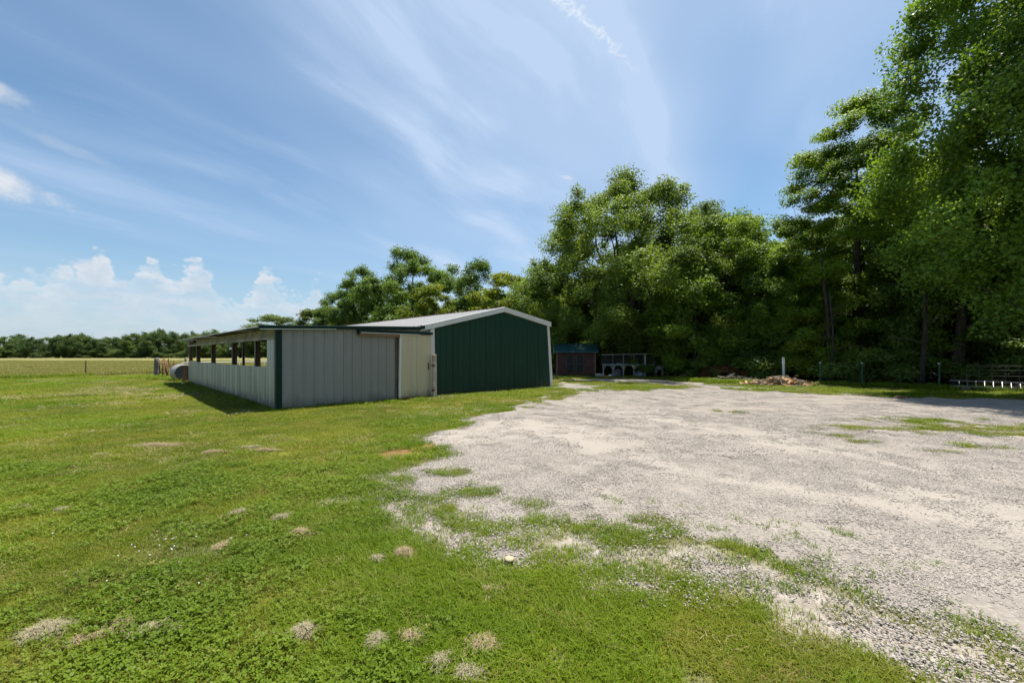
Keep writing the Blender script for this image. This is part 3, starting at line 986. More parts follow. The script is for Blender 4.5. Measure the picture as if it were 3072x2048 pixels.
def rock(name, loc, s, mat, label, cat, seed=1, group=None, kind=None, parent=None):
    import bmesh
    r2 = np.random.default_rng(seed)
    bm = bmesh.new()
    bmesh.ops.create_icosphere(bm, subdivisions=3, radius=1.0)
    ph = r2.uniform(0, 6, (6, 3)); fr = r2.uniform(1.0, 3.2, (6, 3))
    for v in bm.verts:
        d = 1 + sum(.10 * math.sin(v.co.dot(Vector(fr[i])) + ph[i][0]) for i in range(6))
        v.co = Vector((v.co.x * s[0] * d, v.co.y * s[1] * d, max(-.35, v.co.z) * s[2] * d))
    me = bpy.data.meshes.new(name); bm.to_mesh(me); bm.free()
    me.polygons.foreach_set('use_smooth', np.ones(len(me.polygons), bool))
    o = link(name, me, mat)
    o.location = (loc[0], loc[1], s[2] * .25)
    o.rotation_euler = (0, 0, r2.uniform(0, 6))
    return tag(o, label, cat, group, kind)


rock('white_stone', P(550, 1152), (.13, .09, .09), mat_plain('chalk_white', (.75, .74, .70), .7, .1), 'small white stone lying in the grass below the round tank', 'stone', 3)
rock('dirt_clod', P(2698, 1195), (.20, .11, .09), mat_plain('clod_brown', (.12, .065, .038), .95, .4, 20, bmp=.6), 'brown clod of earth at the far edge of the gravel', 'clod', 5)

# wrapped corner post, old grey post, T-post in the field
def log_post(name, loc, h, r, mat, label, tilt=0.0, wraps=0):
    root = empty(name, (loc[0], loc[1], 0))
    tag(root, label, 'post')
    pts = [(tilt * z, .0, z) for z in np.linspace(-.05, h, 7)]
    MB().tube(pts, [r * (1.12 - .2 * i / 6 + .03 * math.sin(i * 2.1)) for i in range(7)], 12).build('post', mat, root, True)
    for k in range(wraps):
        z = .25 + k * (h - .35) / max(1, wraps)
        MB().tube([(tilt * z + r * 1.1 * math.cos(a), r * 1.1 * math.sin(a), z + .012 * math.sin(3 * a + k)) for a in np.linspace(0, 2 * math.pi, 17)], .014, 5, False).build('wire_wrap', M_WIRE, root, True)
    return root


log_post('corner_post', P(470, 1126), 1.36, .16, M_POSTG, 'stout wooden fence post wrapped in wire at the lawn edge', .01, 9)
log_post('fence_post', P(556, 1119), 1.34, .085, M_POSTG, 'slim grey wooden post standing behind the round tank', .02, 0)


def t_post(root_or_none, loc, h, mat, label=None, tip=None, name='t_post'):
    root = root_or_none
    mb = MB(); mb.box(-.035, -.005, -.02, .035, .005, h); mb.box(-.006, .005, -.02, .006, .045, h)
    for z in np.arange(.15, h - .05, .09): mb.box(-.012, -.014, z, .012, -.0055, z + .02)
    o = mb.build(name, mat, root)
    o.location = (loc[0], loc[1], 0)
    if tip:
        t2 = MB().box(-.037, -.016, h - .08, .037, .047, h + .004).build('post_tip', tip, o)
    if label: tag(o, label, 'post')
    return o


t_post(None, P(257, 1126), 1.15, M_RUST, 'lone rusty steel T-post standing out in the field edge', None, 'steel_post')

# rusty implement and stakes left of the tank
S27 = .00167
def Z3(zx, zy, dy=0.0):
    """point on the upright plane 27 m out where the old implement leans"""
    x0 = (440 + 1000 * .0765) / 3
    X0 = (x0 - 512) * 27 / F
    return (X0 + (zx - 1000) * S27, 27 + dy, (985 - zy) * S27)


imp = empty('rusty_harrow', (Z3(720, 0)[0], 27, 0))
tag(imp, 'rusty iron harrow frame leaning among weeds beside the wrapped post', 'implement')
ox = imp.location.x
def bar_i(name, pts, r, dys=None):
    pts = [Z3(*p) if len(p) == 2 else Z3(p[0], p[1], p[2]) for p in pts]
    MB().tube([(p[0] - ox, p[1] - 27, max(p[2], -.02)) for p in pts], r, 6).build(name, M_RUST, imp, True)
bar_i('tooth_bar', [(545, 215, .2), (640, 520, 0), (720, 950, -.2)], .035)
bar_i('tooth_bar', [(560, 300, .5), (620, 600, .3), (700, 985, .2)], .04)
bar_i('tooth_bar', [(635, 150, .1), (700, 420, 0), (930, 800, -.2)], .028)
bar_i('tooth_bar', [(505, 250, 0), (520, 800, 0)], .03)
bar_i('cross_bar', [(540, 395, 0), (850, 440, .3)], .022)
bar_i('cross_bar', [(560, 600, .2), (780, 640, 0)], .03)
bar_i('cross_bar', [(600, 690, .2), (790, 660, -.1)], .026)
bar_i('cross_bar', [(700, 560, .1), (950, 830, -.2)], .03)
for i in range(7):
    bar_i('tine', [(570 + 52 * i, 520 + 40 * i, .1), (600 + 50 * i, 660 + 34 * i, -.05), (585 + 52 * i, 760 + 28 * i, -.1)], .016)
bar_i('tine', [(850, 470, 0), (840, 960, 0)], .016)
stk = empty('rusty_stake_frame', (Z3(1000, 0)[0], 27, 0))
tag(stk, 'thin rusty stakes and rail standing between the harrow and the round tank', 'stakes')
ox = stk.location.x; imp = stk
bar_i('stake', [(865, 200), (835, 275), (920, 520), (1010, 780), (1030, 985)], .028)
bar_i('stake', [(1065, 255), (1055, 600), (1040, 985)], .024)
bar_i('stake', [(1135, 470, .1), (1075, 560, .1), (1045, 960, 0)], .022)
bar_i('rail', [(1010, 385), (1280, 430), (1575, 470, -1.5)], .026)

# ------------------------------------------------------------------ red-brown shed behind the barn
shed = empty('garden_shed', (3.40, 31.3, 0), R(-4))
tag(shed, 'small red-brown board shed with teal metal roof under the trees', 'shed')
SW, SD, SE, SRZ = 2.9, 2.4, 1.84, 2.42
mb = MB()
nb = 14
for i in range(nb):
    z0 = .06 + i * (SE - .06) / nb; z1 = .06 + (i + 1) * (SE - .06) / nb - .012
    mb.hexa([(.06, -.028, z0), (SW - .06, -.028, z0), (SW - .06, 0, z0), (.06, 0, z0)], [(.06, -.008, z1), (SW - .06, -.008, z1), (SW - .06, 0, z1), (.06, 0, z1)])
mb.build('front_siding', M_SHED, shed)
mb = MB()
for i in range(18):
    z0 = .06 + i * .13; z1 = z0 + .118
    k = max(0, (z1 - SE) / (SRZ - SE)); y0 = .06 + k * SD / 2; y1 = SD - .06 - k * SD / 2
    if y1 - y0 < .2: break
    mb.hexa([(-.028, y0, z0), (-.028, y1, z0), (0, y1, z0), (0, y0, z0)], [(-.008, y0, z1), (-.008, y1, z1), (0, y1, z1), (0, y0, z1)])
mb.build('side_siding', M_SHED, shed)
mb = MB(); mb.box(.01, .01, 0, SW - .01, SD, SE); mb.build('wall_core', M_DARKIN, shed)
for (x, y) in ((-.03, -.035), (SW - .06, -.035)):
    MB().box(x, y, 0, x + .09, y + .09, SE).build('corner_board', mat_plain('shed_trim', (.20, .12, .09), .7, .2), shed)
mb = MB()
mb.hexa([(-.22, -.28, SE - .10), (SW + .2, -.28, SE - .10), (SW + .2, SD / 2, SRZ), (-.22, SD / 2, SRZ)], [(-.22, -.28, SE - .06), (SW + .2, -.28, SE - .06), (SW + .2, SD / 2, SRZ + .04), (-.22, SD / 2, SRZ + .04)])
mb.hexa([(-.22, SD / 2, SRZ), (SW + .2, SD / 2, SRZ), (SW + .2, SD + .28, SE - .10), (-.22, SD + .28, SE - .10)], [(-.22, SD / 2, SRZ + .04), (SW + .2, SD / 2, SRZ + .04), (SW + .2, SD + .28, SE - .06), (-.22, SD + .28, SE - .06)])
rf = mb.build('roof', M_TEAL, shed)
for k in range(9):
    x = -.15 + k * .37
    MB().hexa([(x, -.28, SE - .058), (x + .04, -.28, SE - .058), (x + .04, SD / 2, SRZ + .042), (x, SD / 2, SRZ + .042)], [(x, -.28, SE - .035), (x + .04, -.28, SE - .035), (x + .04, SD / 2, SRZ + .065), (x, SD / 2, SRZ + .065)]).build('roof_rib', M_TEAL, rf)
MB().hexa([(-.25, -.30, SE - .20), (-.22, -.30, SE - .20), (-.22, SD / 2, SRZ - .08), (-.25, SD / 2, SRZ - .08)], [(-.25, -.30, SE - .09), (-.22, -.30, SE - .09), (-.22, SD / 2, SRZ + .03), (-.25, SD / 2, SRZ + .03)]).build('rake_board', mat_plain('shed_rake', (.42, .33, .28), .7, .15), shed)
for x in (.72, 1.45):
    w = MB(); w.box(x, -.06, .25, x + .06, -.03, 1.62); w.box(x + .54, -.06, .25, x + .60, -.03, 1.62); w.box(x + .062, -.06, 1.56, x + .538, -.03, 1.62); w.box(x + .062, -.06, .88, x + .538, -.03, .93)
    fr = w.build('door_frame', mat_plain('grey_frame', (.065, .055, .05), .7, .2), shed)
    MB().box(x + .062, -.040, .27, x + .538, -.032, 1.555).build('pane', M_DARKIN, fr)

# ------------------------------------------------------------------ rabbit hutch
HX, HY = P(1808, 1127)
hut = empty('rabbit_hutch', (HX, HY, 0), R(-2))
hut.scale = (.85, 1, 1)
tag(hut, 'long two-tier timber hutch with Y-braced legs and wire cages under trees', 'hutch')
M_HUT = mat_wood('hutch_timber', (.26, .275, .27), (.42, .435, .43), None, (.2, 1, 1))
xl = [0.05, .88, 1.78, 2.68, 3.58]
for x in xl:
    MB().box(x - .035, -.04, 0, x + .035, .03, .80).build('leg', M_HUT, hut)
    for sgn in (-1, 1):
        if (x < .1 and sgn < 0) or (x > 3.5 and sgn > 0): continue
        MB().bar((x, -.045, .50), (x + sgn * .21, -.045, .76), .05, .05, (0, 1, 0)).build('brace', M_HUT, hut)
MB().box(-.02, -.06, .80, 3.68, .0, .88).build('beam', M_HUT, hut)
MB().box(-.02, .002, .81, 3.68, .72, .835).build('shelf', M_HUT, hut)
for x in (1.78, 2.68):
    MB().box(x - .022, -.03, .882, x + .022, .02, 1.60).build('upright', M_HUT, hut)
for x in (.88,):
    MB().box(x - .022, -.03, .882, x + .022, .02, 1.55).build('upright', M_POSTG, hut)
MB().box(3.56, -.10, 0, 3.68, .02, 1.66).build('upright', M_HUT, hut)
MB().box(4.38, -.06, 0, 4.46, .02, 1.55).build('upright', M_POSTG, hut)
MB().box(3.70, -.05, .80, 4.37, -.01, .86).build('rail', M_HUT, hut)
mb = MB(); mb.hexa([(-.12, -.22, 1.57), (4.52, -.22, 1.63), (4.52, .85, 1.60), (-.12, .85, 1.54)], [(-.12, -.22, 1.60), (4.52, -.22, 1.66), (4.52, .85, 1.63), (-.12, .85, 1.57)])
mb.build('roof', mat_plain('hutch_roof', (.34, .34, .33), .5, .2, 5, metal=.3, stain=(.14, .1, .07), stain_amt=.7), hut)
MB().box(-.02, .72, .80, 4.40, .74, 1.55).build('back_panel', M_DARKIN, hut)
for i, x in enumerate((.1, .93, 1.83, 2.73, 3.74)):
    x1 = x + (.74 if i else .72) - (.12 if i == 4 else 0)
    mb = MB()
    for k in range(13):
        xx = x + (x1 - x) * k / 12; mb.tube([(xx, -.01, .89), (xx, -.01, 1.55)], .0035, 4)
    for k in range(8):
        zz = .90 + .64 * k / 7; mb.tube([(x, -.012, zz), (x1, -.012, zz)], .0035, 4)
    mb.build('wire_front', M_WIRE, hut)
M_BLUE = mat_plain('blue_plastic', (.10, .20, .34), .4, .25, 3)
for (x, w, h) in ((.75, .26, .13), (1.25, .22, .16), (1.62, .2, .12), (2.05, .22, .14), (2.38, .16, .17), (2.62, .2, .12), (2.95, .24, .10)):
    MB().hexa([(x, .10, .837), (x + w, .10, .837), (x + w, .34, .837), (x, .34, .837)], [(x + .02, .12, .837 + h), (x + w - .02, .12, .837 + h), (x + w - .02, .32, .837 + h), (x + .02, .32, .837 + h)]).build('feed_tray', M_BLUE, hut, bevel=.01)


def lathe(prof, n=20):
    v = []; f = []
    for (r, z) in prof:
        for k in range(n):
            a = 2 * math.pi * k / n
            v.append((r * math.cos(a), r * math.sin(a), z))
    for i in range(len(prof) - 1):
        for k in range(n):
            a = i * n + k; b = i * n + (k + 1) % n
            f.append((a, b, b + n, a + n))
    f.append(tuple(range(n))[::-1]); f.append(tuple((len(prof) - 1) * n + k for k in range(n)))
    return v, f


def lathe_obj(name, prof, mat, loc, label, cat, rot=(0, 0, 0), parent=None):
    v, f = lathe(prof)
    me = bpy.data.meshes.new(name); me.from_pydata(v, [], f)
    me.polygons.foreach_set('use_smooth', np.ones(len(f), bool)); me.update()
    o = link(name, me, mat, parent); o.location = loc; o.rotation_euler = rot
    if label: tag(o, label, cat)
    return o


rock('feed_sack', (HX + 2.66, HY + .10), (.34, .25, .36), mat_plain('sack_white_blue', (.58, .60, .62), .6, .2, 4, stain=(.12, .2, .38), stain_amt=.9, stain_th=(.45, .55), stain_scale=4), 'bulging white and blue feed sack under the right of the hutch', 'sack', 8)
rock('tarp_bundle', (HX + 1.13, HY + .15), (.44, .30, .38), mat_plain('dark_tarp', (.12, .115, .105), .6, .3, 6, bmp=.5, stain=(.25, .24, .22), stain_amt=.5), 'dark crumpled bundle under the left of the hutch', 'bundle', 9)
tubp = [(.26, 0), (.30, .02), (.34, .20), (.36, .22), (.335, .22), (.30, .05), (.0, .045)]
lathe_obj('feed_tub', tubp, mat_plain('pale_tub', (.55, .54, .52), .5, .15), P(1799, 1129) + (0,), 'shallow pale tub on the ground left of the hutch', 'tub')
lathe_obj('yellow_pan', [(.22, 0), (.28, .01), (.34, .11), (.33, .115), (.26, .03), (0, .028)], mat_plain('orange_pan', (.42, .22, .05), .6, .3), P(1819, 1131) + (0,), 'orange-yellow pan on the ground at the hutch foot', 'pan')
rock('pale_bag', P(1831, 1128), (.15, .13, .16), M_PVC, 'small pale bag on the ground under the hutch edge', 'bag', 12)


# ------------------------------------------------------------------ pony
def skin_body(name, verts, edges, radii, root, mat, parent, sub=2):
    me = bpy.data.meshes.new(name)
    me.from_pydata(verts, edges, [])
    o = link(name, me, mat, parent)
    sk = o.modifiers.new('skin', 'SKIN'); sk.use_smooth_shade = True
    lay = me.skin_vertices[0] if me.skin_vertices else None
    if lay is None:
        bpy.context.view_layer.update()
        lay = me.skin_vertices[0]
    for i, r in enumerate(radii):
        lay.data[i].radius = (r, r) if not isinstance(r, tuple) else r
        lay.data[i].use_root = (i == root)
    ss = o.modifiers.new('sub', 'SUBSURF'); ss.levels = sub; ss.render_levels = sub
    return o


PX_, PY_ = P(1980, 1126)
pony = empty('pony', (PX_, PY_, 0), R(4))
tag(pony, 'small pale grey pony standing with lowered head right of the hutch', 'pony')
pv = [(-.36, 0, .64), (-.20, 0, .63), (0, 0, .61), (.17, 0, .64), (.27, 0, .71), (.39, 0, .77), (.48, 0, .73), (.56, 0, .63), (.61, 0, .565),
      # hind legs
      (-.34, .09, .50), (-.29, .095, .36), (-.40, .095, .24), (-.385, .095, .05), (-.36, .095, .015),
      (-.34, -.09, .50), (-.26, -.095, .36), (-.36, -.095, .24), (-.335, -.095, .05), (-.31, -.095, .015),
      # front legs
      (.17, .085, .48), (.165, .085, .27), (.16, .085, .05), (.19, .085, .015),
      (.17, -.085, .48), (.20, -.085, .27), (.185, -.085, .05), (.215, -.085, .015)]
pe = [(0, 1), (1, 2), (2, 3), (3, 4), (4, 5), (5, 6), (6, 7), (7, 8), (0, 9), (9, 10), (10, 11), (11, 12), (12, 13), (0, 14), (14, 15), (15, 16), (16, 17), (17, 18),
      (3, 19), (19, 20), (20, 21), (21, 22), (3, 23), (23, 24), (24, 25), (25, 26)]
pr = [.135, .15, .155, .135, .10, .085, .085, .058, .048, .082, .048, .030, .026, .034, .082, .048, .030, .026, .034, .062, .034, .026, .034, .062, .034, .026, .034]
M_PONY = mat_plain('pony_coat', (.74, .73, .71), .8, .12, 6, stain=(.30, .29, .28), stain_amt=.6, stain_scale=3)
skin_body('body', pv, pe, pr, 2, M_PONY, pony)
for y in (-.045, .045):
    MB().tube([(.40, y, .80), (.385, y * 1.25, .87), (.375, y * 1.35, .93)], [.022, .026, .004], 6).build('ear', M_PONY, pony, True)
MB().tube([(.36, 0, .86), (.25, 0, .82), (.14, 0, .765), (.05, 0, .755)], [.02, .04, .035, .015], 6).build('mane', mat_plain('pony_mane', (.42, .41, .40), .9, .2), pony, True)
MB().tube([(-.48, 0, .70), (-.55, 0, .60), (-.56, 0, .42), (-.54, 0, .28)], [.03, .04, .045, .01], 6).build('tail', mat_plain('pony_tail', (.40, .39, .38), .9, .2), pony, True)
MB().tube([(.595, 0, .585), (.66, 0, .52)], [.05, .038], 8).build('muzzle', mat_plain('pony_muzzle', (.10, .09, .085), .7, .1), pony, True)
for y in (-.058, .058):
    MB().tube([(.50, y, .735), (.505, y * 1.12, .735)], .014, 8).build('eye', M_DARKIN, pony)

# ------------------------------------------------------------------ firewood pile and debris
def split_log(r2, L, rad):
    """quarter or half split log with bark side"""
    mb = MB()
    k = r2.choice([3, 4, 5])
    ang = sorted(r2.uniform(0, 2 * math.pi, k))
    ring = [(math.cos(a) * rad * r2.uniform(.7, 1.1), math.sin(a) * rad * r2.uniform(.7, 1.1)) for a in np.linspace(0, 2 * math.pi, k + 2)[:-1]]
    n = len(ring)
    for sgn in (-1, 1):
        for (a, b) in ring:
            mb.v.append((sgn * L / 2 + r2.uniform(-.015, .015), a * r2.uniform(.85, 1.05), b * r2.uniform(.85, 1.05)))
    for i in range(n):
        mb.f.append((i, (i + 1) % n, n + (i + 1) % n, n + i))
    mb.f.append(tuple(range(n))[::-1]); mb.f.append(tuple(range(n, 2 * n)))
    return mb


LOGM = [mat_wood('split_wood_%s' % nm, a, b, st, (.12, 1, 1)) for nm, a, b, st in (('tan', (.34, .215, .105), (.50, .35, .19), (.2, .12, .07)), ('orange', (.32, .15, .055), (.46, .25, .10), None),
        ('grey', (.22, .175, .14), (.36, .30, .25), (.12, .09, .07)), ('bark', (.10, .07, .05), (.19, .14, .11), None))]
pile = empty('firewood_pile', P(2336, 1156) + (0,), R(-18))
tag(pile, 'long low heap of tan split firewood on the grass below the white post', 'woodpile')
r2 = np.random.default_rng(31)
protos = [split_log(r2, r2.uniform(.34, .55), r2.uniform(.06, .10)) for _ in range(10)]
pm = []
for i, p_ in enumerate(protos):
    for j, mm in enumerate(LOGM):
        me = bpy.data.meshes.new('log'); me.from_pydata(p_.v, [], p_.f); me.update(); me.materials.append(mm); pm.append(me)
NL = 150
for i in range(NL):
    x = r2.uniform(-1.65, 1.65)
    hmax = .40 * (1 - (x / 1.8) ** 4) * (.65 + .35 * math.sin((x + 1.4) * 1.3))
    hmax = max(hmax, .07)
    y = r2.normal(0, .22)
    z = r2.uniform(.05, 1) ** .8 * hmax * max(.15, 1 - (abs(y) / .6) ** 1.5)
    if i % 2: y = -abs(y) * (1 - z / .6) - .05
    o = link('split_log', pm[4 * int(r2.integers(10)) + int(r2.choice(4, p=[.48, .17, .22, .13]))], None, pile)
    o.location = (x, y, max(.05, z))
    o.rotation_euler = (r2.uniform(0, 6), r2.normal(0, .28), r2.uniform(-1.0, 1.0) + (0 if r2.random() < .7 else 1.4))
# long pole over the top of the heap and one fallen to the right
for (a, b, r_) in (((-.55, -.05, .40), (.45, .0, .50), .035), ((.35, .05, .42), (1.75, -.15, .06), .04), ((1.55, -.35, .04), (2.6, -.75, .04), .045)):
    MB().tube([a, ((a[0] + b[0]) / 2, (a[1] + b[1]) / 2, (a[2] + b[2]) / 2 + .03), b], [r_, r_ * .9, r_ * .7], 7).build('pole', LOGM[2 if a[0] < 1 else 0], pile, True)


def stick_heap(name, loc, w, d, h, n, mats, label, cat, seed):
    r3 = np.random.default_rng(seed)
    root = empty(name, (loc[0], loc[1], 0))
    tag(root, label, cat)
    for i in range(n):
        x = r3.uniform(-w, w); y = r3.normal(0, d); z = r3.uniform(.02, 1) * h * max(.1, 1 - (x / w) ** 2)
        a = r3.uniform(0, math.pi); L = r3.uniform(.3, .8); t_ = r3.normal(0, .3)
        dx, dy, dz = math.cos(a) * L / 2, math.sin(a) * L / 2, math.sin(t_) * L / 2
        MB().tube([(x - dx, y - dy, max(.02, z - dz)), (x + .03, y, z + .02), (x + dx, y + dy, max(.02, z + dz))], [r3.uniform(.02, .05), .03, .015], 5).build('stick', mats[i % len(mats)], root)
    return root


stick_heap('brush_heap', P(2205, 1145), 1.3, .35, .45, 46, [LOGM[3], LOGM[2], M_POSTG], 'dark heap of sticks and rubbish left of the firewood', 'brush', 41)
stick_heap('stick_heap', P(2068, 1131), .65, .25, .40, 26, [LOGM[0], LOGM[2]], 'small sunlit heap of pale sticks among the trunks', 'sticks', 42)
rock('grey_tarp', P(2150, 1142), (.75, .25, .12), mat_plain('pale_tarp', (.36, .39, .41), .5, .3, 5, bmp=.5), 'crumpled bluish grey tarp lying left of the brush heap', 'tarp', 44)
MB().box(-.20, -.10, .01, .20, .10, .05).build('x', M_PVC).name = 'white_board'
wb = bpy.data.objects['white_board']; wb.location = P(2068, 1141) + (0,); wb.rotation_euler = (0, 0, .2)
tag(wb, 'small white board lying flat at the wood edge', 'board')
MB().box(-.28, -.05, .01, .28, .05, .06).build('x', LOGM[0]).name = 'loose_plank'
wb = bpy.data.objects['loose_plank']; wb.location = P(2160, 1150) + (0,); wb.rotation_euler = (0, 0, -.1)
tag(wb, 'short yellow plank lying on the grass left of the firewood', 'plank')

wp = empty('marker_post', (15.15, 23.0, 0))
tag(wp, 'tall white post standing behind the firewood pile', 'post')
MB().tube([(.02, 0, -.05), (.01, 0, .7), (0, 0, 1.40)], [.065, .065, .062], 14).build('post', M_PVC, wp, True)
MB().tube([(0, 0, 1.40), (0, 0, 1.43)], [.074, .05], 14).build('cap', M_PVC, wp, True)

# ------------------------------------------------------------------ wire fence
M_TIP = mat_plain('tpost_tip', (.33, .38, .35), .6, .1)
fen = empty('wire_fence', (17, 20, 0))
tag(fen, 'sagging multi-strand wire fence on green T-posts along the wood edge', 'fence')
FP = [(15.6, 20.85), (17.0, 20.0), (19.45, 18.75), (22.1, 17.5), (24.9, 16.2)]
for i, (x, y) in enumerate(FP):
    t_post(fen, (x - 17, y - 20), 1.22, M_TPOST, None, M_TIP)
for z in (.12, .24, .38, .55, .82, 1.10):
    pts = []
    for (a, b) in zip(FP[:-1], FP[1:]):
        for k in range(4):
            t_ = k / 4
            sag = .05 * math.sin(math.pi * t_) * (1 if z > .3 else .5)
            pts.append((a[0] + (b[0] - a[0]) * t_ - 17, a[1] + (b[1] - a[1]) * t_ - 20 - .02, z - sag))
    pts.append((FP[-1][0] - 17, FP[-1][1] - 20 - .02, z))
    MB().tube(pts, .0032, 5).build('wire', M_WIRE, fen)

pan = empty('cattle_panel', (20.0, 18.15, 0), R(-27))  # wire cattle panel set against the fence, listed as a gate
tag(pan, 'galvanised wire cattle panel tied to the fence behind the ladder', 'gate')
M_GALVW = mat_plain('bright_wire', (.20, .20, .19), .5, .1)
for z in (.10, .24, .40, .68, .93, 1.13):
    MB().tube([(0, 0, z), (2.4, 0, z - .01), (4.8, 0, z)], .0055, 5).build('rod', M_GALVW, pan)
for k in range(13):
    MB().tube([(.02 + k * .4, .008, .08), (.02 + k * .4, .008, 1.14)], .0035, 4).build('upright', M_GALVW, pan)
lad = empty('ladder', (19.75, 18.2, 0), R(-26))
tag(lad, 'aluminium ladder lying tilted along the foot of the wire fence', 'ladder')
def lp(u, v_): return (u, .0 + .30 * v_, .20 + .24 * v_ - .012 * u)
for v_ in (0, 1):
    MB().bar(lp(-.2, v_), lp(2.35, v_), .022, .03).build('side_rail', M_ALU, lad)
for k in range(9):
    a = Vector(lp(.0 + k * .27, 0)); b = Vector(lp(.12 + k * .27, 1))
    MB().tube([a, b], .011, 6).build('rung', M_ALU, lad)
for v_, u_ in ((0, .2), (1, 2.0)):
    a = lp(u_, v_)
    MB().box(a[0] - .12, a[1] - .08, 0, a[0] + .12, a[1] + .08, a[2] - .03).build('support_block', M_POSTG, lad)

# ------------------------------------------------------------------ trees
def unit(a):
    return a / np.maximum(np.linalg.norm(a, axis=1, keepdims=True), 1e-9)


def leaf_mesh(name, C, Nn, size, rnd, r3, aspect=0.62, fold=0.18, droop=None):
    n = len(C)
    ref = unit(r3.normal(size=(n, 3)))
    if droop is not None: ref = unit(ref + np.array([0, 0, -droop]))
    t = unit(ref - Nn * (ref * Nn).sum(1, keepdims=True))
    b = np.cross(Nn, t)
    s = size[:, None]
    V = np.empty((n, 4, 3), np.float32)
    V[:, 0] = C - t * s * .5
    V[:, 1] = C + b * s * aspect * .5 - Nn * s * fold - t * s * .08
    V[:, 2] = C + t * s * .5
    V[:, 3] = C - b * s * aspect * .5 - Nn * s * fold - t * s * .08
    i = np.arange(n) * 4
    T = np.concatenate([np.stack([i, i + 1, i + 2], 1), np.stack([i, i + 2, i + 3], 1)])
    return np_mesh(name, V.reshape(-1, 3), T, False, [('rnd', 'FACE', np.concatenate([rnd, rnd]))])


def limb_mesh(name, segs, n=6):
    """tapered bent tubes: list of (p0, pm, p1, r0, r1)"""
    V = []; Fc = []
    ks = np.arange(n) * 2 * math.pi / n
    for (p0, pm_, p1, r0, r1) in segs:
        b0 = len(V)
        ring_p = (p0, pm_, p1); ring_r = (r0, (r0 + r1) * .5, r1)
        d = p1 - p0; d = d / max(np.linalg.norm(d), 1e-6)
        ref = np.array([0, 0, 1.]) if abs(d[2]) < .9 else np.array([1., 0, 0])
        x = np.cross(d, ref); x /= np.linalg.norm(x); y = np.cross(d, x)
        for p, r_ in zip(ring_p, ring_r):
            for k in ks: V.append(p + (x * math.cos(k) + y * math.sin(k)) * r_)
        for i in range(2):
            for k in range(n):
                a = b0 + i * n + k; c = b0 + i * n + (k + 1) % n
                Fc.append((a, c, c + n, a + n))
    return np_mesh(name, V, Fc, True)


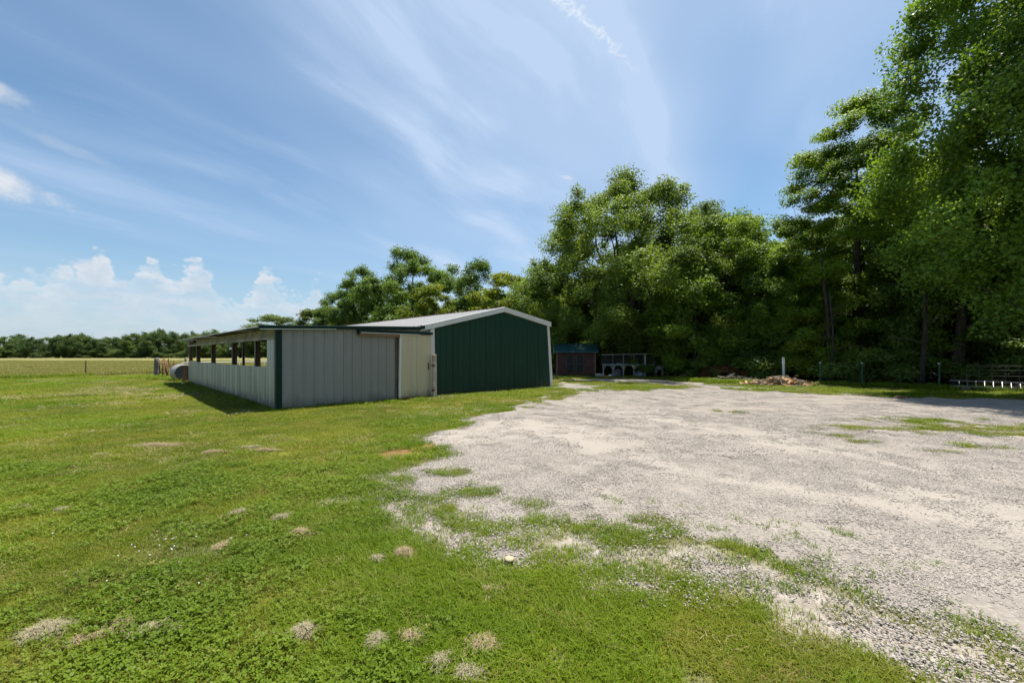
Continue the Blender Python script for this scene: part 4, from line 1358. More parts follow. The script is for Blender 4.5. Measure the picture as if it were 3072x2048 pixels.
def tree_data(seed, H, base, rx, prof, nclump, per, rc, leaf, trunk_r, lean=(0, 0), fork=1, flat=.75, out=.6, upw=.55, rn=.75, fill=.35, droop=None, aspect=.62, bare=.0, lobe=.28):
    """trunk, limbs and crown meshes of one tree; prof = [(rel height, rel radius)]"""
    r3 = np.random.default_rng(seed)
    hs = np.array([p[0] for p in prof]); rs = np.array([p[1] for p in prof])
    # clump centres, denser towards the outside
    tt = r3.uniform(0, 1, nclump * 6)
    w = np.interp(tt, hs, rs)
    tt = tt[r3.uniform(0, 1, len(tt)) < (w / w.max()) ** 1.3 + .05][:nclump]
    nc = len(tt)
    az = r3.uniform(0, 2 * math.pi, nc)
    rad = np.interp(tt, hs, rs) * rx * (fill + (1 - fill) * np.sqrt(r3.uniform(0, 1, nc)))
    ph = r3.uniform(0, 6.28, 4)
    lob = 1 + lobe * (np.sin(3 * az + ph[0] + 5 * tt) + .6 * np.sin(5 * az + ph[1] - 9 * tt)) * .6
    rad = np.maximum(rad * lob - rc * .5, 0)
    cz = base + (H - base) * tt - rc * .5 * tt
    lx = lean[0] * (cz / H) ** 1.5; ly = lean[1] * (cz / H) ** 1.5
    Cc = np.stack([rad * np.cos(az) + lx, rad * np.sin(az) + ly, cz], 1)
    rcs = rc * r3.uniform(.6, 1.35, nc)
    # skeleton
    nodes = []; nrad = []
    zt = base + (H - base) * .72
    segs_trunk = []
    stems = []
    for f_ in range(fork):
        a = r3.uniform(0, 6.28) if fork == 1 else 2 * math.pi * f_ / fork + r3.uniform(-.3, .3)
        spread = 0 if fork == 1 else rx * .28
        p = np.array([0., 0, -.1]) if fork == 1 else np.array([math.cos(a), math.sin(a), 0]) * trunk_r * .7 - np.array([0, 0, .1])
        m = 9
        r0 = trunk_r / (fork ** .35)
        for k in range(m):
            z = zt * (k + 1) / m
            q = np.array([spread * math.cos(a) * (z / zt) ** 1.3 + lean[0] * (z / H) ** 1.5 + r3.normal(0, .06 * H / 12), spread * math.sin(a) * (z / zt) ** 1.3 + lean[1] * (z / H) ** 1.5 + r3.normal(0, .06 * H / 12), z])
            ra = r0 * (1.25 if k == 0 else 1 - .8 * k / m); rb = r0 * (1 - .8 * (k + 1) / m)
            segs_trunk.append((p, (p + q) / 2 + r3.normal(0, .02, 3), q, ra, rb))
            if z > base * .55: nodes.append(q); nrad.append(rb)
            p = q
    order = np.argsort(np.hypot(Cc[:, 0], Cc[:, 1]) + .15 * Cc[:, 2])
    segs = []
    for i in order:
        c = Cc[i]
        N_ = np.array(nodes); d = np.linalg.norm(N_ - c, axis=1)
        cost = d + 1.6 * np.maximum(0, N_[:, 2] - c[2] + .25 * d)
        j = int(np.argmin(cost))
        p0 = N_[j]; L = d[j]
        r0 = min(nrad[j] * .75, .02 + .020 * L * trunk_r / .25); r1 = max(.010, r0 * .4)
        mid = (p0 + c) / 2 + np.array([0, 0, .10 * L]) + r3.normal(0, .05 * L, 3)
        segs.append((p0, mid, c, r0, r1))
        nodes += [mid, c]; nrad += [(r0 + r1) / 2, r1]
        for _ in range(3):
            e = c + unit(r3.normal(size=(1, 3)))[0] * rcs[i] * np.array([1, 1, flat]) * .9
            segs.append((c, (c + e) / 2 + r3.normal(0, .04, 3), e, r1 * .7, .005))
    # leaves
    Ls = []; Ns = []; Ss = []; Rs = []
    for i in range(nc):
        if r3.random() < bare: continue
        n = int(per * (rcs[i] / rc) ** 2 * r3.uniform(.7, 1.2))
        dvec = unit(r3.normal(size=(n, 3)))
        rr = rcs[i] * r3.uniform(0, 1, n) ** .45
        # ragged clump: pull out along a few twigs
        k = unit(r3.normal(size=(7, 3))); al = (dvec @ k.T).max(1)
        rr *= .55 + .75 * np.clip((al - .45) / .55, 0, 1) + .12 * r3.normal(size=n)
        p = Cc[i] + dvec * rr[:, None] * np.array([1, 1, flat])
        nn = unit(out * dvec + np.array([0, 0, upw]) + rn * r3.normal(size=(n, 3)))
        Ls.append(p); Ns.append(nn); Ss.append(leaf * r3.uniform(.65, 1.3, n))
        Rs.append(np.clip(r3.uniform(-.25, .25) + r3.uniform(0, 1, n), 0, 1))
    Cn = np.concatenate(Ls); ok = Cn[:, 2] > .12
    lm = leaf_mesh('crown', Cn[ok], np.concatenate(Ns)[ok], np.concatenate(Ss)[ok], np.concatenate(Rs)[ok], r3, aspect, .16, droop)
    return limb_mesh('trunk', segs_trunk, 10), limb_mesh('limbs', segs, 5), lm


def place_tree(name, data, loc, rz, scale, leafmat, bark, label, cat='tree', group=None):
    root = empty(name, (loc[0], loc[1], 0), rz)
    root.scale = (scale[0], scale[0], scale[1])
    tag(root, label, cat, group)
    tr, li, cr = data
    for nm, me, mt in (('trunk', tr, bark), ('limbs', li, bark), ('crown', cr, leafmat)):
        o = bpy.data.objects.new(nm, me); COL.objects.link(o)
        o.parent = root
        if not me.materials: me.materials.append(mt)
        o.material_slots[0].link = 'OBJECT'; o.material_slots[0].material = mt
        if nm == 'crown': o['kind'] = 'stuff'
    return root


LF_COTTON = mat_leaf('leaves_cottonwood', (0.045, 0.099, 0.015), (0.175, 0.289, 0.037), .36, rough=.5, gloss=.25)
LF_WALNUT = mat_leaf('leaves_walnut', (0.039, 0.090, 0.009), (0.207, 0.314, 0.023), .38, rough=.5, gloss=.25)
LF_MID = mat_leaf('leaves_hackberry', (0.039, 0.090, 0.011), (0.191, 0.295, 0.029), .36, rough=.5, gloss=.25)
LF_BIG = mat_leaf('leaves_elm', (0.045, 0.090, 0.016), (0.183, 0.265, 0.043), .36, rough=.5, gloss=.25)
LF_YEL = mat_leaf('leaves_yellow_green', (0.063, 0.109, 0.009), (0.215, 0.267, 0.021), .38, rough=.5, gloss=.25)
LF_OAK = mat_leaf('leaves_oak', (0.039, 0.090, 0.018), (0.165, 0.257, 0.045), .34, rough=.5, gloss=.25)
LF_FAR = mat_leaf('leaves_far', (0.037, 0.077, 0.022), (0.112, 0.171, 0.042), .34, rough=.55, gloss=.3, field=.06)
LF_FAR2 = mat_leaf('leaves_far_light', (0.046, 0.088, 0.020), (0.136, 0.189, 0.042), .34, rough=.55, gloss=.3, field=.06)
LF_UNDER = mat_leaf('leaves_understory', (0.053, 0.105, 0.019), (0.194, 0.281, 0.048), .45, rough=.42, gloss=.42)
LF_DRY = mat_leaf('leaves_dry', (0.11, 0.035, 0.015), (0.20, 0.085, 0.035), .3)

OVAL = [(0, .45), (.15, .8), (.4, 1), (.65, .92), (.85, .62), (1, .2)]
BROAD = [(0, .75), (.12, .95), (.35, 1), (.6, .9), (.82, .62), (1, .22)]
TALL = [(0, .5), (.2, .8), (.45, 1), (.7, .85), (.9, .5), (1, .15)]

T_COTTON = tree_data(101, 22.5, 3.3, 5.2, [(0, .7), (.1, .98), (.25, 1.08), (.5, 1.0), (.8, .82), (1, .35)], 310, 820, .84, .125, .36, flat=.9, out=.35, upw=.45, rn=.9, fill=.3, droop=.6, aspect=.85)
T_WALNUT = tree_data(102, 16.0, 2.6, 4.7, [(0, .6), (.2, .9), (.45, 1), (.7, .88), (.88, .6), (1, .25)], 205, 640, .78, .165, .28, flat=.5, out=.3, upw=.9, rn=.5, fill=.3, droop=.5, aspect=.45)
T_MID = tree_data(103, 11.4, .7, 5.2, BROAD, 215, 640, .74, .15, .22, fork=2, flat=.7, fill=.35, upw=.7)
T_MID2 = tree_data(113, 13.0, 1.2, 4.6, OVAL, 165, 500, .80, .175, .22, flat=.7, fill=.3, upw=.7)
T_BIG = tree_data(104, 16.6, 1.4, 8.6, [(0, .72), (.12, .92), (.35, 1), (.55, .95), (.75, .80), (.9, .52), (1, .18)], 390, 690, .80, .15, .42, fork=5, flat=.95, fill=.2, lobe=.26, upw=.7)
T_OAK = tree_data(105, 15.5, 2.5, 7.0, BROAD, 160, 480, .95, .22, .34, flat=.75, fill=.4, lobe=.4)
T_SLIM = tree_data(106, 13.6, 4.6, 2.7, TALL, 42, 430, .80, .20, .17, flat=.8, fill=.35)
T_YEL = tree_data(107, 10.0, 1.2, 3.8, BROAD, 95, 430, .70, .19, .18, fork=2, flat=.6, fill=.4)
T_FAR = [tree_data(120 + i, h, .5, rx, pf, 60, 300, 1.35, .38, .3, fill=.45, flat=.8, lobe=.35) for i, (h, rx, pf) in enumerate(((12, 6.0, BROAD), (11, 5.2, OVAL), (9, 5.6, BROAD)))]
T_UNDER = [tree_data(130 + i, h, .25, rx, BROAD, 38, 330, .55, .125, .05, fork=3, flat=.6, fill=.35, lobe=.4, rn=.6) for i, (h, rx) in enumerate(((3.2, 1.9), (2.2, 1.7), (4.6, 1.9)))]

place_tree('cottonwood_tree', T_COTTON, (20.3, 14.3), 0.0, (1, 1), LF_COTTON, M_BARK, 'very tall cottonwood filling the right edge of the picture')
place_tree('walnut_tree', T_WALNUT, (20.8, 24.8), 1.0, (.96, 1.06), LF_WALNUT, M_BARKD, 'dark layered walnut tree just left of the tall cottonwood')
place_tree('hackberry_tree', T_MID, (14.6, 29.8), .5, (1.02, 1.03), LF_MID, M_BARKD, 'bushy bright green tree rising behind the firewood pile')
place_tree('big_spreading_tree', T_BIG, (9.6, 35.0), .3, (1.08, 1), LF_BIG, M_BARKD, 'big many-stemmed spreading tree behind the hutch')
place_tree('oak_tree', T_OAK, (-13.2, 55), .4, (1.08, 1), LF_OAK, M_BARK, 'broad dark oak rising behind the middle of the barn roof')
place_tree('slender_tree', T_SLIM, (-4.3, 50), .0, (1, 1), LF_OAK, M_BARK, 'slender open-crowned tree standing behind the barn ridge')
place_tree('yellow_green_tree', T_YEL, (-9.0, 46), 1.2, (1, 1), LF_YEL, M_BARK, 'yellow-green rounded tree in front of the broad oak')
place_tree('yellow_green_tree', T_YEL, (-0.3, 45), 3.2, (1.3, 1.1), LF_YEL, M_BARK, 'yellow-green tree right of the slender tree, above the barn gable')
place_tree('hackberry_tree', T_MID2, (-21.3, 58), 1.0, (.95, 1.08), LF_OAK, M_BARK, 'medium dark tree at the left shoulder of the broad oak')
place_tree('hackberry_tree', T_MID, (-26.2, 63), 2.0, (1.0, 1.02), LF_OAK, M_BARKD, 'lower rounded tree left of the oak group over the lean-to roof')
place_tree('yellow_green_tree', T_YEL, (-33, 70), .7, (1.45, 1.0), LF_FAR2, M_BARK, 'small green tree over the left half of the lean-to fascia')
place_tree('yellow_green_tree', T_YEL, (-46, 80), 2.7, (1.7, .98), LF_FAR2, M_BARK, 'lowest leafy tree over the left end of the fascia')
place_tree('hackberry_tree', T_MID2, (3.4, 40), 4.0, (1.05, .80), LF_MID, M_BARKD, 'dark tree behind the shed under the big spreading tree')
r4 = np.random.default_rng(55)
place_tree('hackberry_tree', T_MID, (18.0, 26.6), 3.6, (.72, .70), LF_MID, M_BARKD, 'low bushy tree under the dark walnut at the wood edge')
# back rows of the wood
bk = [((20.8, 38.5), T_MID2, 1.25, 1.14), ((17.2, 33.5), T_MID2, 1.0, .92), ((24.5, 23.2), T_MID, .9, 1.2), ((14.5, 40), T_MID, 1.1, 1.12), ((26.5, 29.5), T_MID2, 1.2, 1.05), ((30, 24), T_MID, 1.15, 1.1), ((6.5, 44), T_OAK, .9, .8), ((13, 47), T_OAK, .9, .9),
      ((27, 40), T_OAK, .9, .95), ((34, 32), T_OAK, .9, .9), ((-1.5, 52), T_MID2, 1.0, .7), ((-6.5, 60), T_MID, 1.2, .9), ((-17, 66), T_OAK, .8, .75), ((28, 20.5), T_MID2, 1.1, 1.1), ((20, 47), T_OAK, 1, .9), ((36, 22), T_OAK, .9, .9)]
for i, (lc, dt, sx, sz) in enumerate(bk):
    place_tree('woodland_tree', dt, lc, i * 1.3, (sx, sz), (LF_MID, LF_OAK, LF_BIG)[i % 3], M_BARKD, 'leafy tree in the dense back rows of the wood', 'tree', 'back rows of the wood')
for i in range(26):
    x = -14 + i * 2.1 + r4.uniform(-.8, .8); y = 50 - .30 * max(0, x - 10) + r4.uniform(-2.5, 2.5)
    if x > 18: y -= (x - 18) * .75
    place_tree('woodland_shrub', T_UNDER[i % 3], (x, y), i * 2.1, (r4.uniform(1.3, 1.9), r4.uniform(1.1, 1.9)), (LF_OAK, LF_UNDER)[i % 2], M_BARKD, 'tall shrub filling the shade deep in the wood', 'shrub', 'shrubs deep in the wood')
# far tree row across the field (picture column, top row)
far = [(-70, 1003), (-25, 1002), (15, 1006), (59, 998), (97, 1003), (138, 1008), (178, 1003), (212, 993), (243, 990), (270, 1004), (297, 1015), (322, 1009), (352, 1008), (372, 1001), (402, 996), (436, 992), (462, 996), (482, 984), (515, 990), (548, 995),
       (578, 985), (610, 990), (645, 984), (680, 990), (720, 985), (765, 985), (810, 990), (860, 988), (910, 990)]
for i, (px, ty) in enumerate(far):
    yy = 186 + r4.uniform(-7, 10)
    xx = (px / 3 - 512) * yy / F
    h = EYE + (HOR - ty / 3) * yy / F
    k = int(r4.integers(3)); h0 = (12, 11, 9)[k]
    ORD = ['first', 'second', 'third', 'fourth', 'fifth', 'sixth', 'seventh', 'eighth', 'ninth', 'tenth', 'eleventh', 'twelfth', 'thirteenth', 'fourteenth', 'fifteenth', 'sixteenth', 'seventeenth', 'eighteenth', 'nineteenth']
    lab = ('%s rounded tree from the left picture edge in the far row across the field' % ORD[i - 2]) if 2 <= i < 20 else 'rounded tree of the far row behind the lean-to or beyond the picture edge'
    place_tree('field_tree', T_FAR[k], (xx, yy), r4.uniform(0, 6), (r4.uniform(.85, 1.15), h / h0 * .985), (LF_FAR, LF_FAR, LF_FAR2)[i % 3], M_BARKD, lab, 'tree', 'far row of trees across the field')
for i, px in enumerate(range(-60, 900, 46)):
    yy = 181 + r4.uniform(-3, 3); xx = (px / 3 - 512) * yy / F
    place_tree('field_bush', T_UNDER[i % 3], (xx, yy), r4.uniform(0, 6), (r4.uniform(1.6, 2.3), r4.uniform(.9, 1.5)), (LF_FAR, LF_FAR2)[i % 2], M_BARKD, 'low bush at the foot of the far tree row', 'bush', 'bushes under the far tree row')
# understory along the wood edge
und = [(7.8, 33.0), (11.6, 30.5), (13.2, 27.2), (15.6, 25.6), (17.6, 24.2), (18.9, 22.4), (20.8, 22.4), (23.4, 19.6), (24.6, 21.5), (25.6, 18.4), (16.4, 29.4), (19.6, 27.5), (22, 26), (11.0, 34.5), (5.8, 36), (2.2, 36.5), (27.6, 17.6), (9.6, 31.8), (14.4, 33.5), (26, 24)]
for i, (x, y) in enumerate(und):
    place_tree('understory_shrub', T_UNDER[(i * 2) % 3], (x, y), i * 1.7, (r4.uniform(.8, 1.15), r4.uniform(.7, 1.1)), LF_UNDER if i % 4 else LF_YEL, M_BARKD, 'leafy shrub in the shade along the wood edge', 'shrub', 'shrubs along the wood edge')
place_tree('dying_bough', T_UNDER[1], (13.4, 26.0), .4, (.75, .5), LF_DRY, M_BARKD, 'rust-brown withered bush among the green behind the firewood', 'bush').location.z = 2.6 * 0
# bare trunks standing in the shade
for i, (px, y, h, r_) in enumerate(((2081, 28.5, 6, .13), (2098, 30, 6, .11), (2300, 25.6, 3.2, .13), (2476, 23, 7, .12), (2492, 22.4, 5, .07), (2769, 20.2, 6, .12), (2872, 20.4, 8, .25), (1790, 33.5, 7, .26), (1888, 33, 7, .22), (1925, 34.5, 7, .2))):
    x = (px / 3 - 512) * y / F
    root = empty('young_trunk', (x, y, 0), i)
    tag(root, ('slim bare trunk right of the pony, left one of a pair', 'slim bare trunk right of the pony, right one of a pair', 'dark bare trunk rising left of the white post behind the firewood', 'dark upright trunk right of the firewood pile', 'thin crooked trunk close beside the upright one right of the firewood',
         'slim trunk just left of the T-post nearest the ladder', 'very thick furrowed trunk behind the ladder', 'thick dark trunk between the shed and the hutch', 'dark trunk behind the middle of the hutch', 'dark trunk behind the right part of the hutch')[i], 'trunk', 'trunks along the wood edge')
    pts = [(.12 * math.sin(z * .7 + i), .1 * math.cos(z * .9 + i), z) for z in np.linspace(-.1, h, 8)]
    MB().tube(pts, [r_ * (1.2 if k == 0 else 1 - .08 * k) for k in range(8)], 9).build('trunk', M_BARKD, root, True)
    for b in range(4):
        z = h * (.35 + .15 * b); a = i * 2 + b * 2.2
        MB().tube([(pts[3][0], pts[3][1], z), (.6 * math.cos(a), .6 * math.sin(a), z + .3), (1.4 * math.cos(a), 1.4 * math.sin(a), z + .35)], [r_ * .3, r_ * .2, .01], 5).build('branch', M_BARK, root, True)


# ------------------------------------------------------------------ scattered grass, stones, hay
def scatter(name, P3, rot, scl, idx, tiles, label, cat):
    coll = bpy.data.collections.new(name + '_tiles')
    for t_ in tiles: coll.objects.link(t_)
    me = bpy.data.meshes.new(name)
    me.vertices.add(len(P3)); me.vertices.foreach_set('co', np.asarray(P3, np.float32).ravel())
    for nm, typ, arr in (('rotz', 'FLOAT', rot), ('scl', 'FLOAT', scl), ('tile', 'INT', idx)):
        a = me.attributes.new(nm, typ, 'POINT'); a.data.foreach_set('value', np.asarray(arr, np.float32 if typ == 'FLOAT' else np.int32))
    me.update()
    o = link(name, me)
    ng = bpy.data.node_groups.new(name + '_scatter', 'GeometryNodeTree')
    ng.interface.new_socket('Geometry', in_out='INPUT', socket_type='NodeSocketGeometry')
    ng.interface.new_socket('Geometry', in_out='OUTPUT', socket_type='NodeSocketGeometry')
    N_ = ng.nodes; Lk = ng.links
    gi = N_.new('NodeGroupInput'); go = N_.new('NodeGroupOutput')
    ci = N_.new('GeometryNodeCollectionInfo'); ci.inputs['Collection'].default_value = coll
    ci.inputs['Separate Children'].default_value = True; ci.inputs['Reset Children'].default_value = True
    ip = N_.new('GeometryNodeInstanceOnPoints'); ip.inputs['Pick Instance'].default_value = True
    def na(nm, typ):
        n = N_.new('GeometryNodeInputNamedAttribute'); n.data_type = typ; n.inputs['Name'].default_value = nm
        return n.outputs['Attribute']
    cx = N_.new('ShaderNodeCombineXYZ'); Lk.new(na('rotz', 'FLOAT'), cx.inputs[2])
    Lk.new(gi.outputs[0], ip.inputs['Points']); Lk.new(ci.outputs[0], ip.inputs['Instance'])
    Lk.new(na('tile', 'INT'), ip.inputs['Instance Index'])
    Lk.new(cx.outputs[0], ip.inputs['Rotation']); Lk.new(na('scl', 'FLOAT'), ip.inputs['Scale'])
    Lk.new(ip.outputs[0], go.inputs[0])
    md = o.modifiers.new('scatter', 'NODES'); md.node_group = ng
    return tag(o, label, cat, kind='stuff')


def blade_tile(name, seed, n, rad, h0, h1, w, mat, lean=.5, curl=.4):
    r3 = np.random.default_rng(seed)
    a = r3.uniform(0, 6.28, n); q = rad * np.sqrt(r3.uniform(0, 1, n))
    bx = np.stack([q * np.cos(a), q * np.sin(a), np.full(n, -.004)], 1)
    h = r3.uniform(h0, h1, n); az = r3.uniform(0, 6.28, n)
    d = np.stack([np.cos(az), np.sin(az), np.zeros(n)], 1); side = np.stack([-np.sin(az), np.cos(az), np.zeros(n)], 1)
    ln = (lean * r3.uniform(.2, 1.2, n) * h)[:, None]; cu = (curl * r3.uniform(0, 1.2, n) * h)[:, None]
    ww = (w * r3.uniform(.6, 1.3, n))[:, None]
    up = np.array([[0, 0, 1.]])
    V = np.empty((n, 5, 3), np.float32)
    V[:, 0] = bx - side * ww * .5; V[:, 1] = bx + side * ww * .5
    m = bx + d * ln * .45 + up * h[:, None] * .6
    V[:, 2] = m - side * ww * .42; V[:, 3] = m + side * ww * .42
    V[:, 4] = bx + d * (ln + cu) + up * h[:, None] * r3.uniform(.75, 1.0, n)[:, None]
    i = np.arange(n) * 5
    T = np.concatenate([np.stack([i, i + 1, i + 3], 1), np.stack([i, i + 3, i + 2], 1), np.stack([i + 2, i + 3, i + 4], 1)])
    rn = r3.uniform(0, 1, n)
    me = np_mesh(name, V.reshape(-1, 3), T, False, [('rnd', 'FACE', np.concatenate([rn, rn, rn]))])
    me.materials.append(mat)
    return bpy.data.objects.new(name, me)


def clover_tile(name, seed, n, rad, mat):
    r3 = np.random.default_rng(seed)
    V = []; T = []; Rn = []
    for _ in range(n):
        a = r3.uniform(0, 6.28); q = rad * math.sqrt(r3.random()); x, y = q * math.cos(a), q * math.sin(a)
        z = r3.uniform(.018, .05); s = r3.uniform(.006, .0115); rr = r3.random(); a0 = r3.uniform(0, 6.28); tl = r3.normal(0, .35, 2)
        for k in range(3):
            an = a0 + k * 2.094
            b = len(V)
            def pt(u, v):
                px = u * math.cos(an) - v * math.sin(an); py = u * math.sin(an) + v * math.cos(an)
                return (x + px, y + py, z + px * tl[0] + py * tl[1] + .25 * u)
            V += [pt(0, 0), pt(s * .8, -s * .55), pt(s * 1.35, -s * .25), pt(s * 1.35, s * .25), pt(s * .8, s * .55)]
            T += [(b, b + 1, b + 2), (b, b + 2, b + 3), (b, b + 3, b + 4)]
            Rn += [rr] * 3
    me = np_mesh(name, V, T, False, [('rnd', 'FACE', Rn)])
    me.materials.append(mat)
    return bpy.data.objects.new(name, me)


def stone_tile(name, seed, n, rad, s0, s1):
    r3 = np.random.default_rng(seed)
    g = (1 + 5 ** .5) / 2
    ico = np.array([(-1, g, 0), (1, g, 0), (-1, -g, 0), (1, -g, 0), (0, -1, g), (0, 1, g), (0, -1, -g), (0, 1, -g), (g, 0, -1), (g, 0, 1), (-g, 0, -1), (-g, 0, 1)]) / math.sqrt(1 + g * g)
    tri = np.array([(0, 11, 5), (0, 5, 1), (0, 1, 7), (0, 7, 10), (0, 10, 11), (1, 5, 9), (5, 11, 4), (11, 10, 2), (10, 7, 6), (7, 1, 8), (3, 9, 4), (3, 4, 2), (3, 2, 6), (3, 6, 8), (3, 8, 9), (4, 9, 5), (2, 4, 11), (6, 2, 10), (8, 6, 7), (9, 8, 1)])
    V = []; T = []; Rn = []
    for i in range(n):
        a = r3.uniform(0, 6.28); q = rad * math.sqrt(r3.random())
        s = s0 + (s1 - s0) * r3.random() ** 2.2
        A = np.linalg.qr(r3.normal(size=(3, 3)))[0]
        p = ico * r3.uniform(.7, 1.2, (12, 1)) * np.array([1, r3.uniform(.6, .9), r3.uniform(.35, .6)])
        az = r3.uniform(0, 6.28); tl = r3.normal(0, .25)
        c, s_ = math.cos(az), math.sin(az)
        p = p @ np.array([[c, s_, 0], [-s_, c, 0], [0, 0, 1]]).T
        p = p * s; p[:, 2] += s * .22 + p[:, 0] * tl
        V.append(p + np.array([q * math.cos(a), q * math.sin(a), 0])); T.append(tri + 12 * i); Rn += [r3.random()] * 20
    me = np_mesh(name, np.concatenate(V), np.concatenate(T), False, [('rnd', 'FACE', Rn)])
    me.materials.append(M_STONE)
    return bpy.data.objects.new(name, me)


def wedge(n, y0, y1, r3, half=1.42, xmax=None):
    """points spread evenly over the ground in front of the viewer"""
    y = np.sqrt(r3.uniform(y0 * y0, y1 * y1, n))
    x = r3.uniform(-half, half, n) * (y + .6)
    return x, y


rs_ = np.random.default_rng(77)
# lawn blades in three distance bands
gt_near = [blade_tile('grass_tuft_tile', 200 + i, 130, .13, .012, .038, .0046, M_GRASS, 1.1, .6) for i in range(6)]
gt_lush = [blade_tile('lush_tuft_tile', 210 + i, 75, .12, .025, .065, .0055, M_LUSH, .8, .6) for i in range(4)]
XS = []; YS = []; SS = []
for (n, y0, y1, s0, s1) in ((15000, 1.2, 6, .75, 1.15), (13000, 6, 13, 1.1, 1.7), (16000, 13, 30, 1.8, 2.8), (8000, 30, 60, 2.6, 3.6)):
    x, y = wedge(n, y0, y1, rs_)
    XS.append(x); YS.append(y); SS.append(rs_.uniform(s0, s1, n))
x = np.concatenate(XS); y = np.concatenate(YS); s = np.concatenate(SS)
m = gravel_m(x, y)
bare = a_bare(x, y); red = a_red(x, y); lit = a_litter(x, y); fld = a_field(x, y)
ok = (m < np.where(rs_.random(len(x)) < .75, rs_.uniform(-.28, .02, len(x)), rs_.uniform(-.1, .12, len(x)))) & ~in_barn(x, y) & (rs_.random(len(x)) > bare * .85) & (rs_.random(len(x)) > red * .7) & (rs_.random(len(x)) > lit * .92) & (rs_.random(len(x)) > fld * .75)
x, y, s, m = x[ok], y[ok], s[ok], m[ok]
lush = fbm(x, y, .5, 3, 70) + .10 * (y < 20) * (np.abs(x + .8) < 1.6) + .25 * (m > -.22) * (y < 8)
lx, ly = barn_xy(x, y)
lush = lush + .35 * ((ly > -.30) & (ly < .0) & (lx > -.2) & (lx < 12.4)) + .3 * ((lx < 0) & (lx > -.35) & (ly > 0) & (ly < 17))
isl = rs_.random(len(x)) < np.clip((lush - .50) / .26, .05, .95)
scatter('lawn_grass', np.stack([x, y, hgt(x, y)], 1)[~isl], rs_.uniform(0, 6.28, (~isl).sum()), s[~isl], rs_.integers(0, 6, (~isl).sum()), gt_near, 'short mown green grass of the lawn', 'grass')
scatter('lush_grass', np.stack([x, y, hgt(x, y)], 1)[isl], rs_.uniform(0, 6.28, isl.sum()), s[isl] * .95, rs_.integers(0, 4, isl.sum()), gt_lush, 'brighter taller grass tufts by the gravel edge and walls', 'grass')
# clover
ct = [clover_tile('clover_tile', 230 + i, 80, .13, M_CLOVER) for i in range(4)]
x, y = wedge(3600, 1.2, 6, rs_)
ok = (gravel_m(x, y) < -.15) & (rs_.random(len(x)) < np.clip((fbm(x, y, .55, 3, 80) + .12 * np.clip((-x / y - .2) * 2, -1, 1) - .03 * (y - 2.5) - .46) / .24, 0, .85)) & (a_bare(x, y) < .5)
x, y = x[ok], y[ok]
scatter('clover_leaves', np.stack([x, y, hgt(x, y)], 1), rs_.uniform(0, 6.28, len(x)), rs_.uniform(.8, 1.25, len(x)), rs_.integers(0, 4, len(x)), ct, 'dark green clover leaves spread through the lawn', 'clover')
# thin tufts growing in the gravel
x, y = np.concatenate([wedge(9000, 1.5, 22, rs_), wedge(3000, 1.5, 5, rs_)], 1)
m = gravel_m(x, y)
ok = (m > 0) & (((m < .35) & (rs_.random(len(x)) < .35) & (fbm(x, y, 2.2, 3, 90) > .5)) | ((m < 1.0) & (x > 1.0) & (y < 4.8) & (fbm(x, y, 3.2, 3, 91) > .49)))
x, y = x[ok], y[ok]
scatter('gravel_weeds', np.stack([x, y, hgt(x, y)], 1), rs_.uniform(0, 6.28, len(x)), rs_.uniform(.35, .75, len(x)), rs_.integers(0, 4, len(x)), [blade_tile('weed_tile', 240 + i, 26, .10, .03, .08, .008, M_LUSH, .8, .6) for i in range(4)], 'thin weeds sprouting in the edge of the gravel', 'weeds')
# hay field grass
x, y = wedge(26000, 27, 95, rs_, 1.5)
ok = (rs_.random(len(x)) < sdist(FIELD, x, y) + .6) & (sdist(FIELD, x, y) > -.5) & ~in_barn(x, y, 1.0)
x, y = x[ok], y[ok]
scatter('field_grass', np.stack([x, y, hgt(x, y)], 1), rs_.uniform(0, 6.28, len(x)), rs_.uniform(.7, 1.5, len(x)), rs_.integers(0, 4, len(x)), [blade_tile('field_tile', 250 + i, 60, .42, .14, .34, .016, M_FIELD, .5, .5) for i in range(4)], 'pale uncut grass of the hay field', 'grass')
# weeds at the foot of the old implement, the fence and the field line
X = []; Y = []
for (a, b, n, w_) in ((P(460, 1132), P(560, 1142), 260, .5), ((12.5, 22.6), FP[4], 480, .35), (P(1990, 1139), P(2240, 1151), 200, .5), (P(0, 1135), P(257, 1127), 120, .5), (L2W(.1, -.10)[:2], L2W(12.3, -.10)[:2], 150, .05), (L2W(-.12, .3)[:2], L2W(-.12, 16.4)[:2], 120, .06)):
    t_ = rs_.random(n); X.append(a[0] + (b[0] - a[0]) * t_ + rs_.normal(0, w_, n)); Y.append(a[1] + (b[1] - a[1]) * t_ + rs_.normal(0, w_, n))
x = np.concatenate(X); y = np.concatenate(Y); ok = (gravel_m(x, y) < .1) & ~in_barn(x, y); x, y = x[ok], y[ok]
lx, ly = barn_xy(x, y)
wsc = np.where((lx > -.6) & (ly > -.6) & (lx < 13) & (ly < 17), rs_.uniform(.2, .6, len(x)), rs_.uniform(.6, 1.3, len(x)))
scatter('tall_weeds', np.stack([x, y, hgt(x, y)], 1), rs_.uniform(0, 6.28, len(x)), wsc, rs_.integers(0, 4, len(x)), [blade_tile('tall_weed_tile', 260 + i, 40, .25, .10, .30, .018, M_LUSH, .6, .7) for i in range(4)], 'tall bright weeds along the fence foot and old implement', 'weeds')
